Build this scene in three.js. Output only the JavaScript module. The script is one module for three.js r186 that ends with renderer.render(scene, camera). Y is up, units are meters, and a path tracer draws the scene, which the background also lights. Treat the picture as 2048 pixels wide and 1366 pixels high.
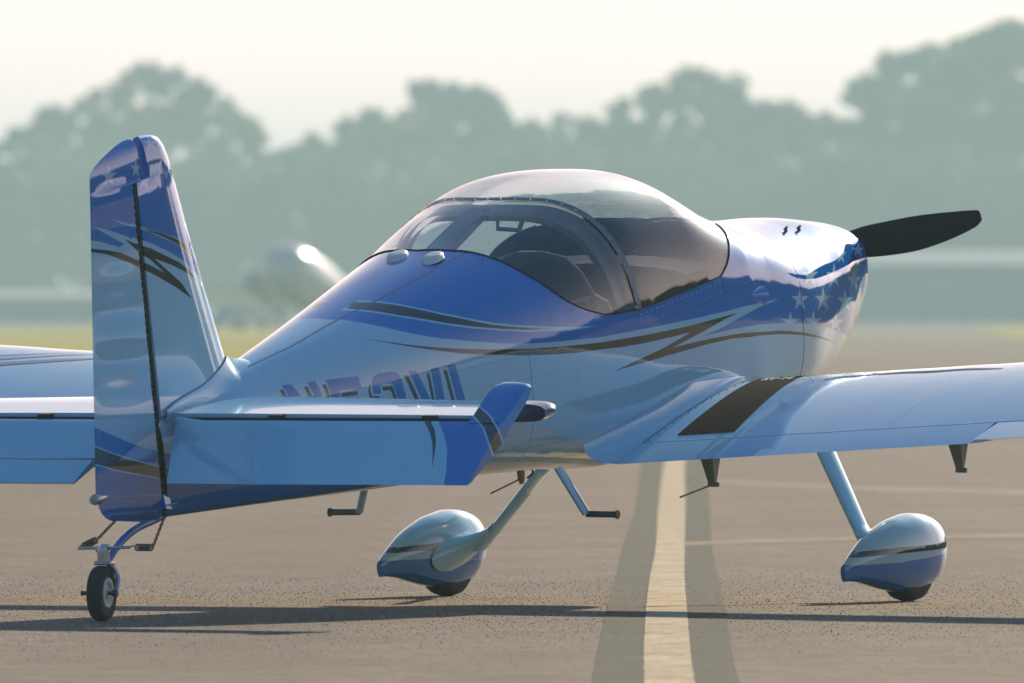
import * as THREE from 'three';
import { mergeGeometries, mergeVertices, toCreasedNormals } from 'three/addons/utils/BufferGeometryUtils.js';
import { RoundedBoxGeometry } from 'three/addons/geometries/RoundedBoxGeometry.js';

// ---------------------------------------------------------------- camera, sky, sun, exposure
const W = 1024, H = 683;
const scene = new THREE.Scene();
const camera = new THREE.PerspectiveCamera(2 * Math.atan(683 / 27474) * 180 / Math.PI, W / H, 1, 6000);
camera.position.set(0, 1.2016, 0);
camera.rotation.set(-Math.atan(63 / 27474), 0, 0);
camera.focus = 55.6; camera.userData.fStop = 7.2;
scene.add(camera);
const renderer = new THREE.WebGLRenderer({ antialias: true });
renderer.setSize(W, H);
renderer.toneMapping = THREE.LinearToneMapping;
const EXPOSURE = 2.1;
renderer.toneMappingExposure = EXPOSURE;
renderer.shadowMap.enabled = true;
const SUN_AZ = 24 * Math.PI / 180, SUN_EL = 21.5 * Math.PI / 180;
const SUN = new THREE.Vector3(Math.sin(SUN_AZ) * Math.cos(SUN_EL), Math.sin(SUN_EL), -Math.cos(SUN_AZ) * Math.cos(SUN_EL));
{
  // clear hazy evening sky: blue overhead, pale near the horizon, bright cream aureole round the sun
  const w = 1024, h = 512, d = new Float32Array(w * h * 4), v = new THREE.Vector3();
  const mix = (a, b, t) => a + (b - a) * t, k = 1 / EXPOSURE;
  for (let j = 0; j < h; j++) for (let i = 0; i < w; i++) {
    const th = (i + .5) / w * 2 * Math.PI - Math.PI, el = ((j + .5) / h - .5) * Math.PI;
    v.set(Math.cos(th) * Math.cos(el), Math.sin(el), Math.sin(th) * Math.cos(el));
    const ang = Math.acos(Math.max(-1, Math.min(1, v.dot(SUN)))) * 180 / Math.PI;
    const e = Math.max(0, el * 180 / Math.PI);
    const near = Math.exp(-Math.max(0, ang - 24) / 60);              // towards the sun's side of the sky
    const hz = Math.exp(-Math.pow(e / 15, 1.5));                                   // horizon haze
    const zen = [.016, .150, .38], back = [.12, .31, .46], front = [2.12, 1.62, 1.44];
    const glow = 4.5 * Math.exp(-Math.pow(ang / 10, 1.3));
    const gcol = [1, .96, .84];
    for (let c = 0; c < 3; c++) {
      const hor = mix(back[c], front[c], near);
      const up = mix(zen[c], front[c] * .8, near * .035);
      let q = mix(up, hor, hz) + glow * gcol[c] * Math.min(1, e / 8 + .05);
      d[(j * w + i) * 4 + c] = q * k;
    }
    d[(j * w + i) * 4 + 3] = 1;
  }
  const sky = new THREE.DataTexture(d, w, h, THREE.RGBAFormat, THREE.FloatType);
  sky.mapping = THREE.EquirectangularReflectionMapping; sky.magFilter = sky.minFilter = THREE.LinearFilter;
  sky.needsUpdate = true;
  scene.background = sky; scene.environment = sky;
}
const sun = new THREE.DirectionalLight(new THREE.Color(1, .82, .60), 4.3);
sun.position.copy(SUN).multiplyScalar(80).add(new THREE.Vector3(.7, 0, -57));
sun.target.position.set(.7, 0, -57); scene.add(sun.target);
sun.castShadow = true; sun.shadow.mapSize.set(4096, 4096);
Object.assign(sun.shadow.camera, { left: -14, right: 14, top: 14, bottom: -14, near: 1, far: 200 });
scene.add(sun);
scene.fog = new THREE.FogExp2(new THREE.Color(.66, .96, 1), .00057);

// ---------------------------------------------------------------- helpers
let seed = 7;
const rnd = () => { seed = (seed * 1664525 + 1013904223) >>> 0; return seed / 4294967296; };
const rr = (a, b) => a + (b - a) * rnd();
const used = {};
function numbered(n) { const k = used[n] = (used[n] ?? -1) + 1; return k ? n + '_' + String(k).padStart(3, '0') : n; }
function tag(o, label, category, group, kind) {
  o.userData.label = label;
  if (category) o.userData.category = category;
  if (group) o.userData.group = group;
  if (kind) o.userData.kind = kind;
  return o;
}
function mesh(name, geo, mat, parent = scene) {
  const m = new THREE.Mesh(Array.isArray(geo) ? merge(geo) : geo, mat);
  m.name = parent === scene ? numbered(name) : name;
  m.castShadow = m.receiveShadow = true;
  parent.add(m); return m;
}
function merge(list) {
  list = list.map(g => { g = g.index ? g.toNonIndexed() : g; for (const k of Object.keys(g.attributes)) if (!['position', 'normal', 'uv'].includes(k)) g.deleteAttribute(k);
    if (!g.attributes.uv) g.setAttribute('uv', new THREE.BufferAttribute(new Float32Array(g.attributes.position.count * 2), 2)); return g; });
  return mergeGeometries(list);
}
const lerp = (a, b, t) => a + (b - a) * t, V3 = (x, y, z) => new THREE.Vector3(x, y, z);
function pchip(xk, yk) {
  const n = xk.length, h = [], d = [], m = new Array(n).fill(0);
  for (let i = 0; i < n - 1; i++) { h[i] = xk[i + 1] - xk[i]; d[i] = (yk[i + 1] - yk[i]) / h[i]; }
  for (let i = 1; i < n - 1; i++) if (d[i - 1] * d[i] > 0) { const a = 2 * h[i] + h[i - 1], b = h[i] + 2 * h[i - 1]; m[i] = (a + b) / (a / d[i - 1] + b / d[i]); }
  m[0] = d[0]; m[n - 1] = d[n - 2];
  return x => {
    let i = 0; while (i < n - 2 && x > xk[i + 1]) i++;
    const t = (x - xk[i]) / h[i], t2 = t * t, t3 = t2 * t;
    return yk[i] * (2 * t3 - 3 * t2 + 1) + h[i] * m[i] * (t3 - 2 * t2 + t) + yk[i + 1] * (3 * t2 - 2 * t3) + h[i] * m[i + 1] * (t3 - t2);
  };
}
// a grid of points fn(i, j) -> [x, y, z]; uv from uvf(point) or the grid itself
function grid(nu, nv, fn, uvf, weld = false) {
  const p = [], uv = [], ix = [];
  for (let i = 0; i <= nu; i++) for (let j = 0; j <= nv; j++) {
    const q = fn(i / nu, j / nv, i, j); p.push(q[0], q[1], q[2]);
    const t = uvf ? uvf(q) : [i / nu, j / nv]; uv.push(t[0], t[1]);
  }
  for (let i = 0; i < nu; i++) for (let j = 0; j < nv; j++) { const a = i * (nv + 1) + j, b = a + nv + 1; ix.push(a, b, a + 1, b, b + 1, a + 1); }
  let g = new THREE.BufferGeometry();
  g.setAttribute('position', new THREE.Float32BufferAttribute(p, 3)); g.setAttribute('uv', new THREE.Float32BufferAttribute(uv, 2)); g.setIndex(ix);
  if (weld) g = mergeVertices(g, 1e-5);
  g.computeVertexNormals(); return g;
}
// closed rings lofted into a skin with flat end caps
function loft(rings, uvf, caps = true, crease = .7) {
  const n = rings[0].length, gs = [grid(rings.length - 1, n, (u, v, i, j) => rings[i][j % n], uvf, true)];
  if (caps) for (const r of [rings[0], rings[rings.length - 1]]) {
    const c = r.reduce((s, q) => [s[0] + q[0] / n, s[1] + q[1] / n, s[2] + q[2] / n], [0, 0, 0]);
    gs.push(grid(1, n, (u, v, i, j) => i ? r[j % n] : c, uvf));
  }
  return crease ? toCreasedNormals(merge(gs), crease) : merge(gs);
}
function tube(pts, r, seg = 24, rs = 10, closed = false) {
  return new THREE.TubeGeometry(new THREE.CatmullRomCurve3(pts.map(p => V3(...p)), closed), seg, r, rs, closed);
}
function rod(a, b, r0, r1 = r0, rs = 12) {
  const A = V3(...a), B = V3(...b), L = A.distanceTo(B), g = new THREE.CylinderGeometry(r1, r0, L, rs);
  g.translate(0, L / 2, 0); g.applyQuaternion(new THREE.Quaternion().setFromUnitVectors(V3(0, 1, 0), B.clone().sub(A).normalize()));
  g.translate(A.x, A.y, A.z); return g;
}
function box(x0, x1, y0, y1, z0, z1, r = .01) {
  const g = new RoundedBoxGeometry(x1 - x0, y1 - y0, z1 - z0, 3, Math.min(r, (x1 - x0) / 2.1, (y1 - y0) / 2.1, (z1 - z0) / 2.1)); g.translate((x0 + x1) / 2, (y0 + y1) / 2, (z0 + z1) / 2); return g;
}
function canvasTex(w, h, draw, srgb = true) {
  const c = document.createElement('canvas'); c.width = w; c.height = h; draw(c.getContext('2d'), w, h);
  const t = new THREE.CanvasTexture(c); if (srgb) t.colorSpace = THREE.SRGBColorSpace; t.wrapS = t.wrapT = THREE.ClampToEdgeWrapping; t.anisotropy = 8; return t;
}
const lin = (r, g, b) => new THREE.Color().setRGB(r, g, b);
const css = (r, g, b) => '#' + new THREE.Color().setRGB(r, g, b).getHexString();
const PAINT = {
blueLow: [[-2.779,1.727],[-2.750,1.720],[-2.693,1.695],[-2.615,1.659],[-2.518,1.617],[-2.403,1.578],[-2.249,1.535],[-2.047,1.486],[-1.874,1.452],[-1.687,1.424],[-1.428,1.390],[-1.111,1.362],[-.748,1.328],[-.423,1.300],[-.214,1.283],[.118,1.248],[-.100,1.254],[-.245,1.248],[-.458,1.240],[-.631,1.238],[-.529,1.230],[-.325,1.210],[-.113,1.185],[.120,1.146],[.328,1.104],[.491,1.065],[.716,1.005],[.969,.929]],
black1: [[-2.789,1.652],[-2.669,1.613],[-2.553,1.577],[-2.425,1.543],[-2.290,1.511],[-2.138,1.479],[-1.967,1.446],[-1.787,1.417],[-1.594,1.390],[-1.432,1.368],[-1.116,1.336],[-.752,1.303],[-.427,1.280],[-.302,1.271],[-.429,1.269],[-.566,1.260],[-.730,1.251],[-.903,1.241],[-.765,1.232],[-.574,1.215],[-.372,1.193],[-.201,1.169],[-.118,1.155],[.115,1.115],[.322,1.067],[.486,1.022],[.670,.969],[.823,.920],[.486,1.012],[.321,1.056],[.113,1.101],[-.120,1.140],[-.203,1.150],[-.375,1.177],[-.576,1.196],[-.768,1.208],[-.955,1.219],[-1.188,1.229],[-1.349,1.234],[-1.197,1.245],[-.950,1.256],[-.727,1.274],[-.883,1.285],[-1.121,1.305],[-1.280,1.321],[-1.436,1.340],[-1.598,1.359],[-1.791,1.389],[-1.971,1.422],[-2.143,1.459],[-2.296,1.494],[-2.431,1.532],[-2.557,1.571]],
whiteUp: [[-2.529,1.755],[-2.534,1.756],[-2.499,1.747],[-2.457,1.731],[-2.397,1.702],[-2.307,1.662],[-2.158,1.606],[-2.074,1.576],[-1.958,1.544],[-1.834,1.515],[-1.672,1.480],[-1.429,1.436],[-1.621,1.456],[-1.788,1.484],[-1.896,1.503],[-2.043,1.537],[-2.183,1.572],[-2.314,1.612],[-2.392,1.640],[-2.512,1.684],[-2.600,1.720],[-2.633,1.733],[-2.665,1.740]],
blackUp: [[-2.558,1.753],[-2.553,1.752],[-2.514,1.743],[-2.469,1.726],[-2.406,1.697],[-2.314,1.656],[-2.164,1.599],[-2.079,1.568],[-1.962,1.536],[-1.837,1.506],[-1.721,1.481],[-1.893,1.511],[-2.039,1.544],[-2.178,1.580],[-2.308,1.619],[-2.385,1.647],[-2.502,1.689],[-2.587,1.725],[-2.618,1.737],[-2.634,1.741]],
lettersBlue:[
[[-3.341,1.572],[-3.312,1.466],[-3.250,1.451],[-3.288,1.565]],
[[-3.199,1.556],[-3.169,1.427],[-3.122,1.414],[-3.155,1.551]],
[[-2.631,1.489],[-2.522,1.261],[-2.466,1.248],[-2.584,1.482]],
[[-2.499,1.472],[-2.473,1.244],[-2.421,1.231],[-2.448,1.467]],
[[-2.397,1.464],[-2.335,1.209],[-2.280,1.194],[-2.349,1.459]],
[[-3.288,1.565],[-3.272,1.499],[-3.179,1.394],[-3.127,1.384],[-3.246,1.494]],
[[-3.097,1.544],[-2.915,1.524],[-2.913,1.476],[-3.043,1.491],[-3.037,1.451],[-3.029,1.405],[-3.076,1.406],[-3.089,1.461]],
[[-2.850,1.438],[-2.853,1.482],[-2.833,1.505],[-2.799,1.512],[-2.751,1.507],[-2.707,1.501],[-2.685,1.484],[-2.676,1.459],[-2.657,1.373],[-2.650,1.321],[-2.693,1.329],[-2.710,1.383],[-2.726,1.446],[-2.738,1.460],[-2.784,1.465],[-2.806,1.460],[-2.805,1.432]],
],
lettersBlack:[
[[-3.365,1.559],[-3.339,1.484],[-3.326,1.480],[-3.344,1.556]],
[[-3.225,1.542],[-3.205,1.447],[-3.187,1.442],[-3.206,1.540]],
[[-3.123,1.531],[-3.104,1.420],[-3.088,1.416],[-3.104,1.529]],
[[-2.660,1.475],[-2.571,1.285],[-2.544,1.278],[-2.636,1.472]],
[[-2.526,1.459],[-2.496,1.262],[-2.482,1.258],[-2.509,1.458]],
[[-2.424,1.451],[-2.366,1.227],[-2.351,1.223],[-2.404,1.449]],
[[-3.032,1.479],[-2.940,1.469],[-2.940,1.454],[-3.030,1.464]],
[[-2.861,1.486],[-2.877,1.462],[-2.874,1.418],[-2.816,1.409],[-2.818,1.425],[-2.860,1.431],[-2.865,1.455]],
[[-2.797,1.458],[-2.734,1.450],[-2.726,1.423],[-2.718,1.393],[-2.734,1.394],[-2.744,1.427],[-2.755,1.437],[-2.794,1.442]],
],
stars:[
[[.334,1.257],[.346,1.216],[.423,1.202],[.354,1.193],[.371,1.152],[.317,1.187],[.254,1.174],[.286,1.206],[.231,1.239],[.304,1.225]],
[[.619,1.205],[.637,1.161],[.746,1.141],[.649,1.136],[.674,1.091],[.595,1.132],[.510,1.123],[.552,1.154],[.484,1.191],[.577,1.172]],
[[.950,1.132],[.967,1.090],[1.076,1.070],[.980,1.065],[1.012,1.021],[.933,1.061],[.855,1.052],[.892,1.082],[.823,1.119],[.914,1.100]],
[[.564,1.316],[.521,1.285],[.610,1.269],[.510,1.266],[.510,1.228],[.461,1.262],[.386,1.251],[.438,1.279],[.402,1.309],[.476,1.294]],
[[.868,1.260],[.845,1.221],[.929,1.206],[.846,1.196],[.863,1.151],[.798,1.191],[.712,1.180],[.762,1.212],[.709,1.248],[.797,1.230]],
[[1.133,1.179],[1.154,1.140],[1.267,1.119],[1.169,1.117],[1.203,1.077],[1.101,1.118],[1.015,1.113],[1.056,1.139],[.991,1.172],[1.082,1.154]],
[[.214,1.182],[.227,1.142],[.300,1.129],[.236,1.120],[.255,1.079],[.201,1.114],[.142,1.102],[.170,1.132],[.117,1.164],[.186,1.151]],
[[.459,1.138],[.473,1.097],[.563,1.080],[.484,1.073],[.508,1.030],[.445,1.067],[.382,1.055],[.411,1.087],[.355,1.121],[.429,1.106]],
[[.788,1.064],[.811,1.025],[.907,1.007],[.827,1.002],[.863,.961],[.781,.999],[.697,.994],[.733,1.021],[.650,1.057],[.754,1.036]],
[[1.080,1.295],[1.026,1.273],[1.087,1.263],[1.007,1.259],[.986,1.232],[.968,1.255],[.903,1.247],[.960,1.268],[.953,1.288],[.997,1.279]],
[[1.337,1.257],[1.315,1.236],[1.386,1.223],[1.310,1.223],[1.311,1.198],[1.276,1.221],[1.199,1.220],[1.257,1.233],[1.223,1.254],[1.285,1.242]],
[[.850,1.351],[.780,1.332],[.841,1.321],[.745,1.321],[.699,1.299],[.687,1.321],[.585,1.320],[.683,1.333],[.682,1.352],[.744,1.339]],
],
finWhite1: [[-4.174,2.378],[-4.107,2.351],[-3.958,2.297],[-3.863,2.263],[-3.760,2.202],[-3.670,2.136],[-3.674,2.114],[-3.748,2.166],[-3.856,2.233],[-3.962,2.279],[-4.049,2.319],[-4.176,2.367]],
finBlack1: [[-4.113,2.349],[-3.959,2.296],[-3.811,2.236],[-3.754,2.201],[-3.719,2.148],[-3.747,2.169],[-3.844,2.230],[-3.961,2.284]],
finLow: [[-4.498,2.376],[-4.385,2.345],[-4.268,2.301],[-4.175,2.323],[-4.057,2.278],[-3.935,2.223],[-3.825,2.165],[-3.728,2.102],[-3.651,2.036]],
finBlack2: [[-4.231,2.327],[-4.174,2.299],[-4.061,2.258],[-3.939,2.201],[-3.857,2.162],[-3.782,2.119],[-3.733,2.074],[-3.803,2.110],[-3.920,2.166],[-4.038,2.212],[-3.910,2.119],[-3.854,2.078],[-3.789,2.005],[-3.860,2.047],[-3.906,2.075],[-4.050,2.151],[-4.178,2.213],[-4.201,2.224],[-4.265,2.251],[-4.352,2.290],[-4.494,2.329],[-4.486,2.340],[-4.337,2.301],[-4.254,2.274],[-4.173,2.235],[-4.074,2.194],[-3.975,2.144],[-4.070,2.215],[-4.155,2.265]],
rudWhite: [[-4.416,2.409],[-4.322,2.379],[-4.194,2.326],[-4.188,2.289],[-4.258,2.321],[-4.314,2.352]],
rudWhite2: [[-4.296,2.417],[-4.172,2.371],[-4.174,2.364],[-4.244,2.391]],
lowBlue: [[-4.603,1.671],[-4.415,1.581],[-4.289,1.522],[-4.173,1.478],[-4.063,1.439],[-3.716,1.318],[-3.061,1.143],[-2.066,.912]],
line1: [[-4.617,1.597],[-4.428,1.514],[-4.300,1.464],[-4.171,1.418],[-4.079,1.389],[-3.759,1.301],[-3.064,1.132],[-2.067,.908]],
line2: [[-4.631,1.527],[-4.440,1.454],[-4.310,1.412],[-4.180,1.372],[-4.048,1.337],[-3.781,1.271],[-3.574,1.222],[-2.987,1.102],[-2.614,1.025]],
finStars:[
[[-4.273,2.629],[-4.267,2.594],[-4.225,2.587],[-4.263,2.574],[-4.255,2.540],[-4.285,2.566],[-4.323,2.552],[-4.303,2.582],[-4.334,2.607],[-4.292,2.599]],
[[-4.048,2.557],[-4.041,2.529],[-4.000,2.522],[-4.037,2.513],[-4.028,2.484],[-4.057,2.507],[-4.093,2.496],[-4.074,2.520],[-4.105,2.541],[-4.064,2.533]],
[[-4.092,2.619],[-4.090,2.590],[-4.063,2.585],[-4.088,2.573],[-4.085,2.543],[-4.103,2.565],[-4.128,2.551],[-4.113,2.577],[-4.132,2.598],[-4.106,2.592]],
[[-3.959,2.687],[-3.953,2.661],[-3.917,2.655],[-3.949,2.646],[-3.942,2.620],[-3.968,2.641],[-4.000,2.631],[-3.983,2.652],[-4.010,2.672],[-3.974,2.665]],
[[-4.449,2.625],[-4.447,2.602],[-4.425,2.599],[-4.446,2.589],[-4.442,2.567],[-4.457,2.584],[-4.478,2.573],[-4.466,2.593],[-4.482,2.609],[-4.460,2.605]],
],
};
// ---------------------------------------------------------------- materials
const PEARL = [.36, .63, .80], BLUE = [.001, .17, .58], COAL = [.012, .013, .014], STAR = [.42, .60, .80];
const paintSpec = { metalness: 0, roughness: .07, clearcoat: 1, clearcoatRoughness: .01, ior: 1.55, side: THREE.DoubleSide };
const M = {
  pearl: new THREE.MeshPhysicalMaterial({ ...paintSpec, color: lin(...PEARL) }),
  blue: new THREE.MeshPhysicalMaterial({ ...paintSpec, color: lin(...BLUE) }),
  coal: new THREE.MeshPhysicalMaterial({ ...paintSpec, color: lin(...COAL) }),
  navy: new THREE.MeshPhysicalMaterial({ ...paintSpec, color: lin(.004, .018, .07) }),
  glass: new THREE.MeshPhysicalMaterial({ color: lin(.99, .995, .99), transmission: 1, thickness: .0056, roughness: 0, ior: 1.49 }),
  lens: new THREE.MeshPhysicalMaterial({ color: lin(.7, .78, .75), transmission: .6, thickness: 0, roughness: .1, ior: 1.5 }),
  gap: new THREE.MeshStandardMaterial({ color: lin(.012, .014, .017), roughness: .8, side: THREE.DoubleSide }),
  rubber: new THREE.MeshStandardMaterial({ color: lin(.016, .016, .015), roughness: .75 }),
  matblack: new THREE.MeshStandardMaterial({ color: lin(.012, .013, .013), roughness: .55, side: THREE.DoubleSide }),
  prop: new THREE.MeshPhysicalMaterial({ color: lin(.006, .008, .008), roughness: .6, specularIntensity: .5, side: THREE.DoubleSide }),
  tread: new THREE.MeshStandardMaterial({ color: lin(.022, .024, .028), roughness: .95, side: THREE.DoubleSide }),
  steel: new THREE.MeshStandardMaterial({ color: lin(.45, .47, .48), metalness: .9, roughness: .3 }),
  darksteel: new THREE.MeshStandardMaterial({ color: lin(.10, .10, .10), metalness: .8, roughness: .45 }),
  white: new THREE.MeshStandardMaterial({ color: lin(.75, .74, .68), roughness: .45 }),
  primer: new THREE.MeshStandardMaterial({ color: lin(.16, .18, .15), roughness: .6, side: THREE.DoubleSide }),
  olive: new THREE.MeshStandardMaterial({ color: lin(.36, .33, .13), roughness: .5 }),
  cabin: new THREE.MeshStandardMaterial({ color: lin(.06, .07, .08), roughness: .85, side: THREE.DoubleSide }),
  leather: new THREE.MeshStandardMaterial({ color: lin(.03, .031, .033), roughness: .5 }),
  greyleather: new THREE.MeshStandardMaterial({ color: lin(.30, .31, .31), roughness: .55 }),
  bar: new THREE.MeshPhysicalMaterial({ color: lin(.10, .13, .17), roughness: .45, clearcoat: .4, side: THREE.DoubleSide }),
};
// ---------------------------------------------------------------- paint of the fuselage, laid out in metres along (x) and up (y) the aeroplane
function liveryTexture(x0, x1, y0, y1, w, h, draw) {
  return canvasTex(w, h, g => {
    const P = ([x, y]) => [(x - x0) / (x1 - x0) * w, (y1 - y) / (y1 - y0) * h];
    const poly = (L, col, extra = []) => { g.fillStyle = css(...col); g.beginPath(); [...L, ...extra].forEach((q, i) => { const [a, b] = P(q); i ? g.lineTo(a, b) : g.moveTo(a, b); }); g.closePath(); g.fill(); };
    const line = (L, col, lw, al = 1) => { g.strokeStyle = css(...col); g.globalAlpha = al; g.lineWidth = lw; g.beginPath(); L.forEach((q, i) => { const [a, b] = P(q); i ? g.lineTo(a, b) : g.moveTo(a, b); }); g.stroke(); g.globalAlpha = 1; };
    const dots = (L, n, r, col) => { g.fillStyle = css(...col); for (let i = 0; i < n; i++) { const t = i / (n - 1) * (L.length - 1), k = Math.min(L.length - 2, Math.floor(t)); const [a, b] = P([lerp(L[k][0], L[k + 1][0], t - k), lerp(L[k][1], L[k + 1][1], t - k)]); g.beginPath(); g.arc(a, b, r, 0, 7); g.fill(); } };
    g.fillStyle = css(...PEARL); g.fillRect(0, 0, w, h);
    draw({ g, P, poly, line, dots });
  });
}
const FX0 = -4.2, FX1 = 1.5, FY0 = .64, FY1 = 2.06;
const fuseUV = q => [(q[0] - FX0) / (FX1 - FX0), (q[1] - FY0) / (FY1 - FY0)];
const fuseTex = liveryTexture(FX0, FX1, FY0, FY1, 2048, 1024, ({ poly, line, dots }) => {
  poly(PAINT.blueLow, BLUE, [[1.2, .80], [1.6, .70], [1.6, 2.1], [-2.8, 2.1]]);
  poly(PAINT.whiteUp, PEARL); poly(PAINT.blackUp, COAL); poly(PAINT.black1, COAL);
  for (const s of PAINT.stars) { if (s.length) poly(s, STAR); }
  for (const s of PAINT.lettersBlack) poly(s, COAL);
  for (const s of PAINT.lettersBlue) poly(s, BLUE);
  poly(PAINT.lowBlue.slice(3), BLUE, [[-2.07, .6], [-4.3, .6], [-4.3, 1.5]]);
  poly(PAINT.line1.slice(3), COAL, [...PAINT.line2.slice(4)].reverse());
  line(PAINT.line1.slice(3), PEARL, 3); line(PAINT.line2.slice(3), PEARL, 3);
  const seam = [.02, .03, .05];
  line([[-3.417, 1.66], [-3.118, 1.683], [-2.757, 1.721], [-2.507, 1.745], [-2.212, 1.776], [-1.823, 1.818]], seam, 1.6, .9);
  line([[-1.9, 1.41], [-1.9, .8]], seam, 1.2, .6); line([[-2.5, 1.44], [-1.9, 1.41]], seam, 1.2, .35);
  line([[-1.137, 1.446], [-1.15, 1.372], [-.6, 1.37], [-.073, 1.365]], seam, 1.4, .8);
  line([[-.425, 1.441], [-.40, 1.37]], seam, 1.4, .8);
  line([[-.073, 1.365], [-.05, 1.345], [.335, 1.325]], seam, 1.4, .7);
  line([[.335, 1.25], [.9, 1.19], [1.45, 1.17]], seam, 1.6, .8);
  line([[-3.432, 1.651], [-3.437, 1.612], [-3.428, 1.53], [-3.42, 1.45]], [.75, .8, .85], 1.4, .7);
  dots([[-1.12, 1.426], [-.44, 1.426]], 17, 2.0, [.65, .7, .76]); dots([[-1.1, 1.386], [-.44, 1.386]], 14, 1.6, [.5, .56, .65]);
  for (const y of [1.30, 1.16, 1.02, .90]) dots([[-3.9, y + .16 - (y - 1.1) * .0], [-.3, y - .1]], 120, 1.1, [.13, .19, .26]);
  for (const x of [-3.1, -2.6, -2.05, -1.6, -.9]) dots([[x, .9], [x, 1.42]], 26, 1.2, [.13, .19, .26]);
  dots([[-1.9, 1.82], [-1.75, 1.73], [-1.64, 1.6], [-1.5, 1.50], [-1.3, 1.435], [-1.14, 1.425]], 14, 1.5, [.03, .05, .09]);
  dots([[-.35, 1.39], [.3, 1.345]], 14, 1.3, [.3, .36, .45]);
});
M.fuse = new THREE.MeshPhysicalMaterial({ ...paintSpec, map: fuseTex });
const TX0 = -4.68, TX1 = -3.48, TY0 = 1.16, TY1 = 2.72;
const finUV = q => [(q[0] - TX0) / (TX1 - TX0), (q[1] - TY0) / (TY1 - TY0)];
const finTex = liveryTexture(TX0, TX1, TY0, TY1, 1024, 1331, ({ poly, line, dots }) => {
  poly(PAINT.finLow, BLUE, [[-3.4, 2.8], [-4.8, 2.8]]);
  for (const s of PAINT.finStars) poly(s, STAR);
  poly(PAINT.finWhite1, PEARL); poly(PAINT.rudWhite, PEARL); poly(PAINT.rudWhite2, PEARL);
  poly(PAINT.finBlack1, COAL); poly(PAINT.finBlack2, COAL);
  poly(PAINT.lowBlue.slice(0, 5), BLUE, [[-3.9, 1.1], [-4.8, 1.1]]);
  poly(PAINT.line1.slice(0, 5), COAL, [...PAINT.line2.slice(0, 5)].reverse());
  line(PAINT.line1.slice(0, 5), PEARL, 5); line(PAINT.line2.slice(0, 5), PEARL, 5);
  line([[-4.62, 1.385], [-4.1, 1.29]], [.5, .6, .7], 2.2, .8);
  line([[-3.93, 2.64], [-3.56, 1.72]], [.02, .04, .06], 1.5, .55);
});
M.fin = new THREE.MeshPhysicalMaterial({ ...paintSpec, ior: 2.0, map: finTex });
// elevator: u = span z, v = distance behind the hinge
const EZ0 = -1.6, EZ1 = 1.6, EC0 = -.32, EC1 = .44;
const elevTex = canvasTex(2048, 512, (g, w, h) => {
  const P = (z, c) => [(z - EZ0) / (EZ1 - EZ0) * w, (EC1 - c) / (EC1 - EC0) * h];
  g.fillStyle = css(...PEARL); g.fillRect(0, 0, w, h);
  for (const s of [1, -1]) {
    const poly = (L, col) => { g.fillStyle = css(...col); g.beginPath(); L.forEach(([z, c], i) => { const [a, b] = P(z * s, c); i ? g.lineTo(a, b) : g.moveTo(a, b); }); g.closePath(); g.fill(); };
    const line = (L, col, lw) => { g.strokeStyle = css(...col); g.lineWidth = lw; g.beginPath(); L.forEach(([z, c], i) => { const [a, b] = P(z * s, c); i ? g.lineTo(a, b) : g.moveTo(a, b); }); g.stroke(); };
    const w1 = [[1.36, -.05], [1.401, .003], [1.477, .075], [1.554, .187], [1.6, .27]], w2 = [[1.36, -.1], [1.398, -.061], [1.474, .002], [1.557, .096], [1.6, .17]];
    poly([[1.255, -.02], [1.267, .043], [1.321, .113], [1.37, .197], [1.416, .319], [1.446, .418], [1.45, .46], [1.65, .46], [1.65, -.35], [1.395, -.35], [1.395, -.02]], BLUE);
    poly([...w1, ...[...w2].reverse()], COAL);
    line(w1, PEARL, 5); line(w2, PEARL, 5);
    poly([[1.2, .02], [1.206, .044], [1.253, .101], [1.293, .168], [1.32, .23], [1.349, .304], [1.325, .22], [1.3, .149], [1.27, .09], [1.232, .04], [1.225, .02]], COAL);
  }
});
M.elev = new THREE.MeshPhysicalMaterial({ ...paintSpec, map: elevTex });
// wheel fairing: u = x (-.62 .. .38), v = y (.03 .. .40)
const pantUV = q => [(q[0] + .62), (q[1] - .03) / .37];
const pantTex = canvasTex(1024, 512, (g, w, h) => {
  const P = (x, y) => [(x + .62) * w, (.40 - y) / .37 * h];
  const poly = (L, col) => { g.fillStyle = css(...col); g.beginPath(); L.forEach(([x, y], i) => { const [a, b] = P(x, y); i ? g.lineTo(a, b) : g.moveTo(a, b); }); g.closePath(); g.fill(); };
  g.fillStyle = css(...PEARL); g.fillRect(0, 0, w, h);
  poly([[-.6, .345], [-.44, .300], [-.2, .268], [.09, .221], [.4, .18], [.4, .155], [.09, .199], [-.2, .243], [-.46, .28], [-.6, .32]], COAL);
  poly([[-.7, .30], [-.47, .25], [-.2, .205], [.06, .175], [.4, .14], [.4, 0], [-.7, 0]], BLUE);
  g.strokeStyle = css(.02, .03, .05); g.lineWidth = 4; g.beginPath(); g.moveTo(...P(.10, .40)); g.lineTo(...P(.17, .03)); g.stroke();
  g.fillStyle = css(.05, .07, .1); for (const [x, y] of [[.09, .33], [.105, .27], [.12, .21], [.135, .15], [.15, .09]]) for (const d of [-.018, .018]) { const [a, b] = P(x + d, y); g.beginPath(); g.arc(a, b, 3, 0, 7); g.fill(); }
});
M.pant = new THREE.MeshPhysicalMaterial({ ...paintSpec, map: pantTex, ior: 1.4 });
M.leg = new THREE.MeshPhysicalMaterial({ ...paintSpec, ior: 1.4, color: lin(...PEARL) });

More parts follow.
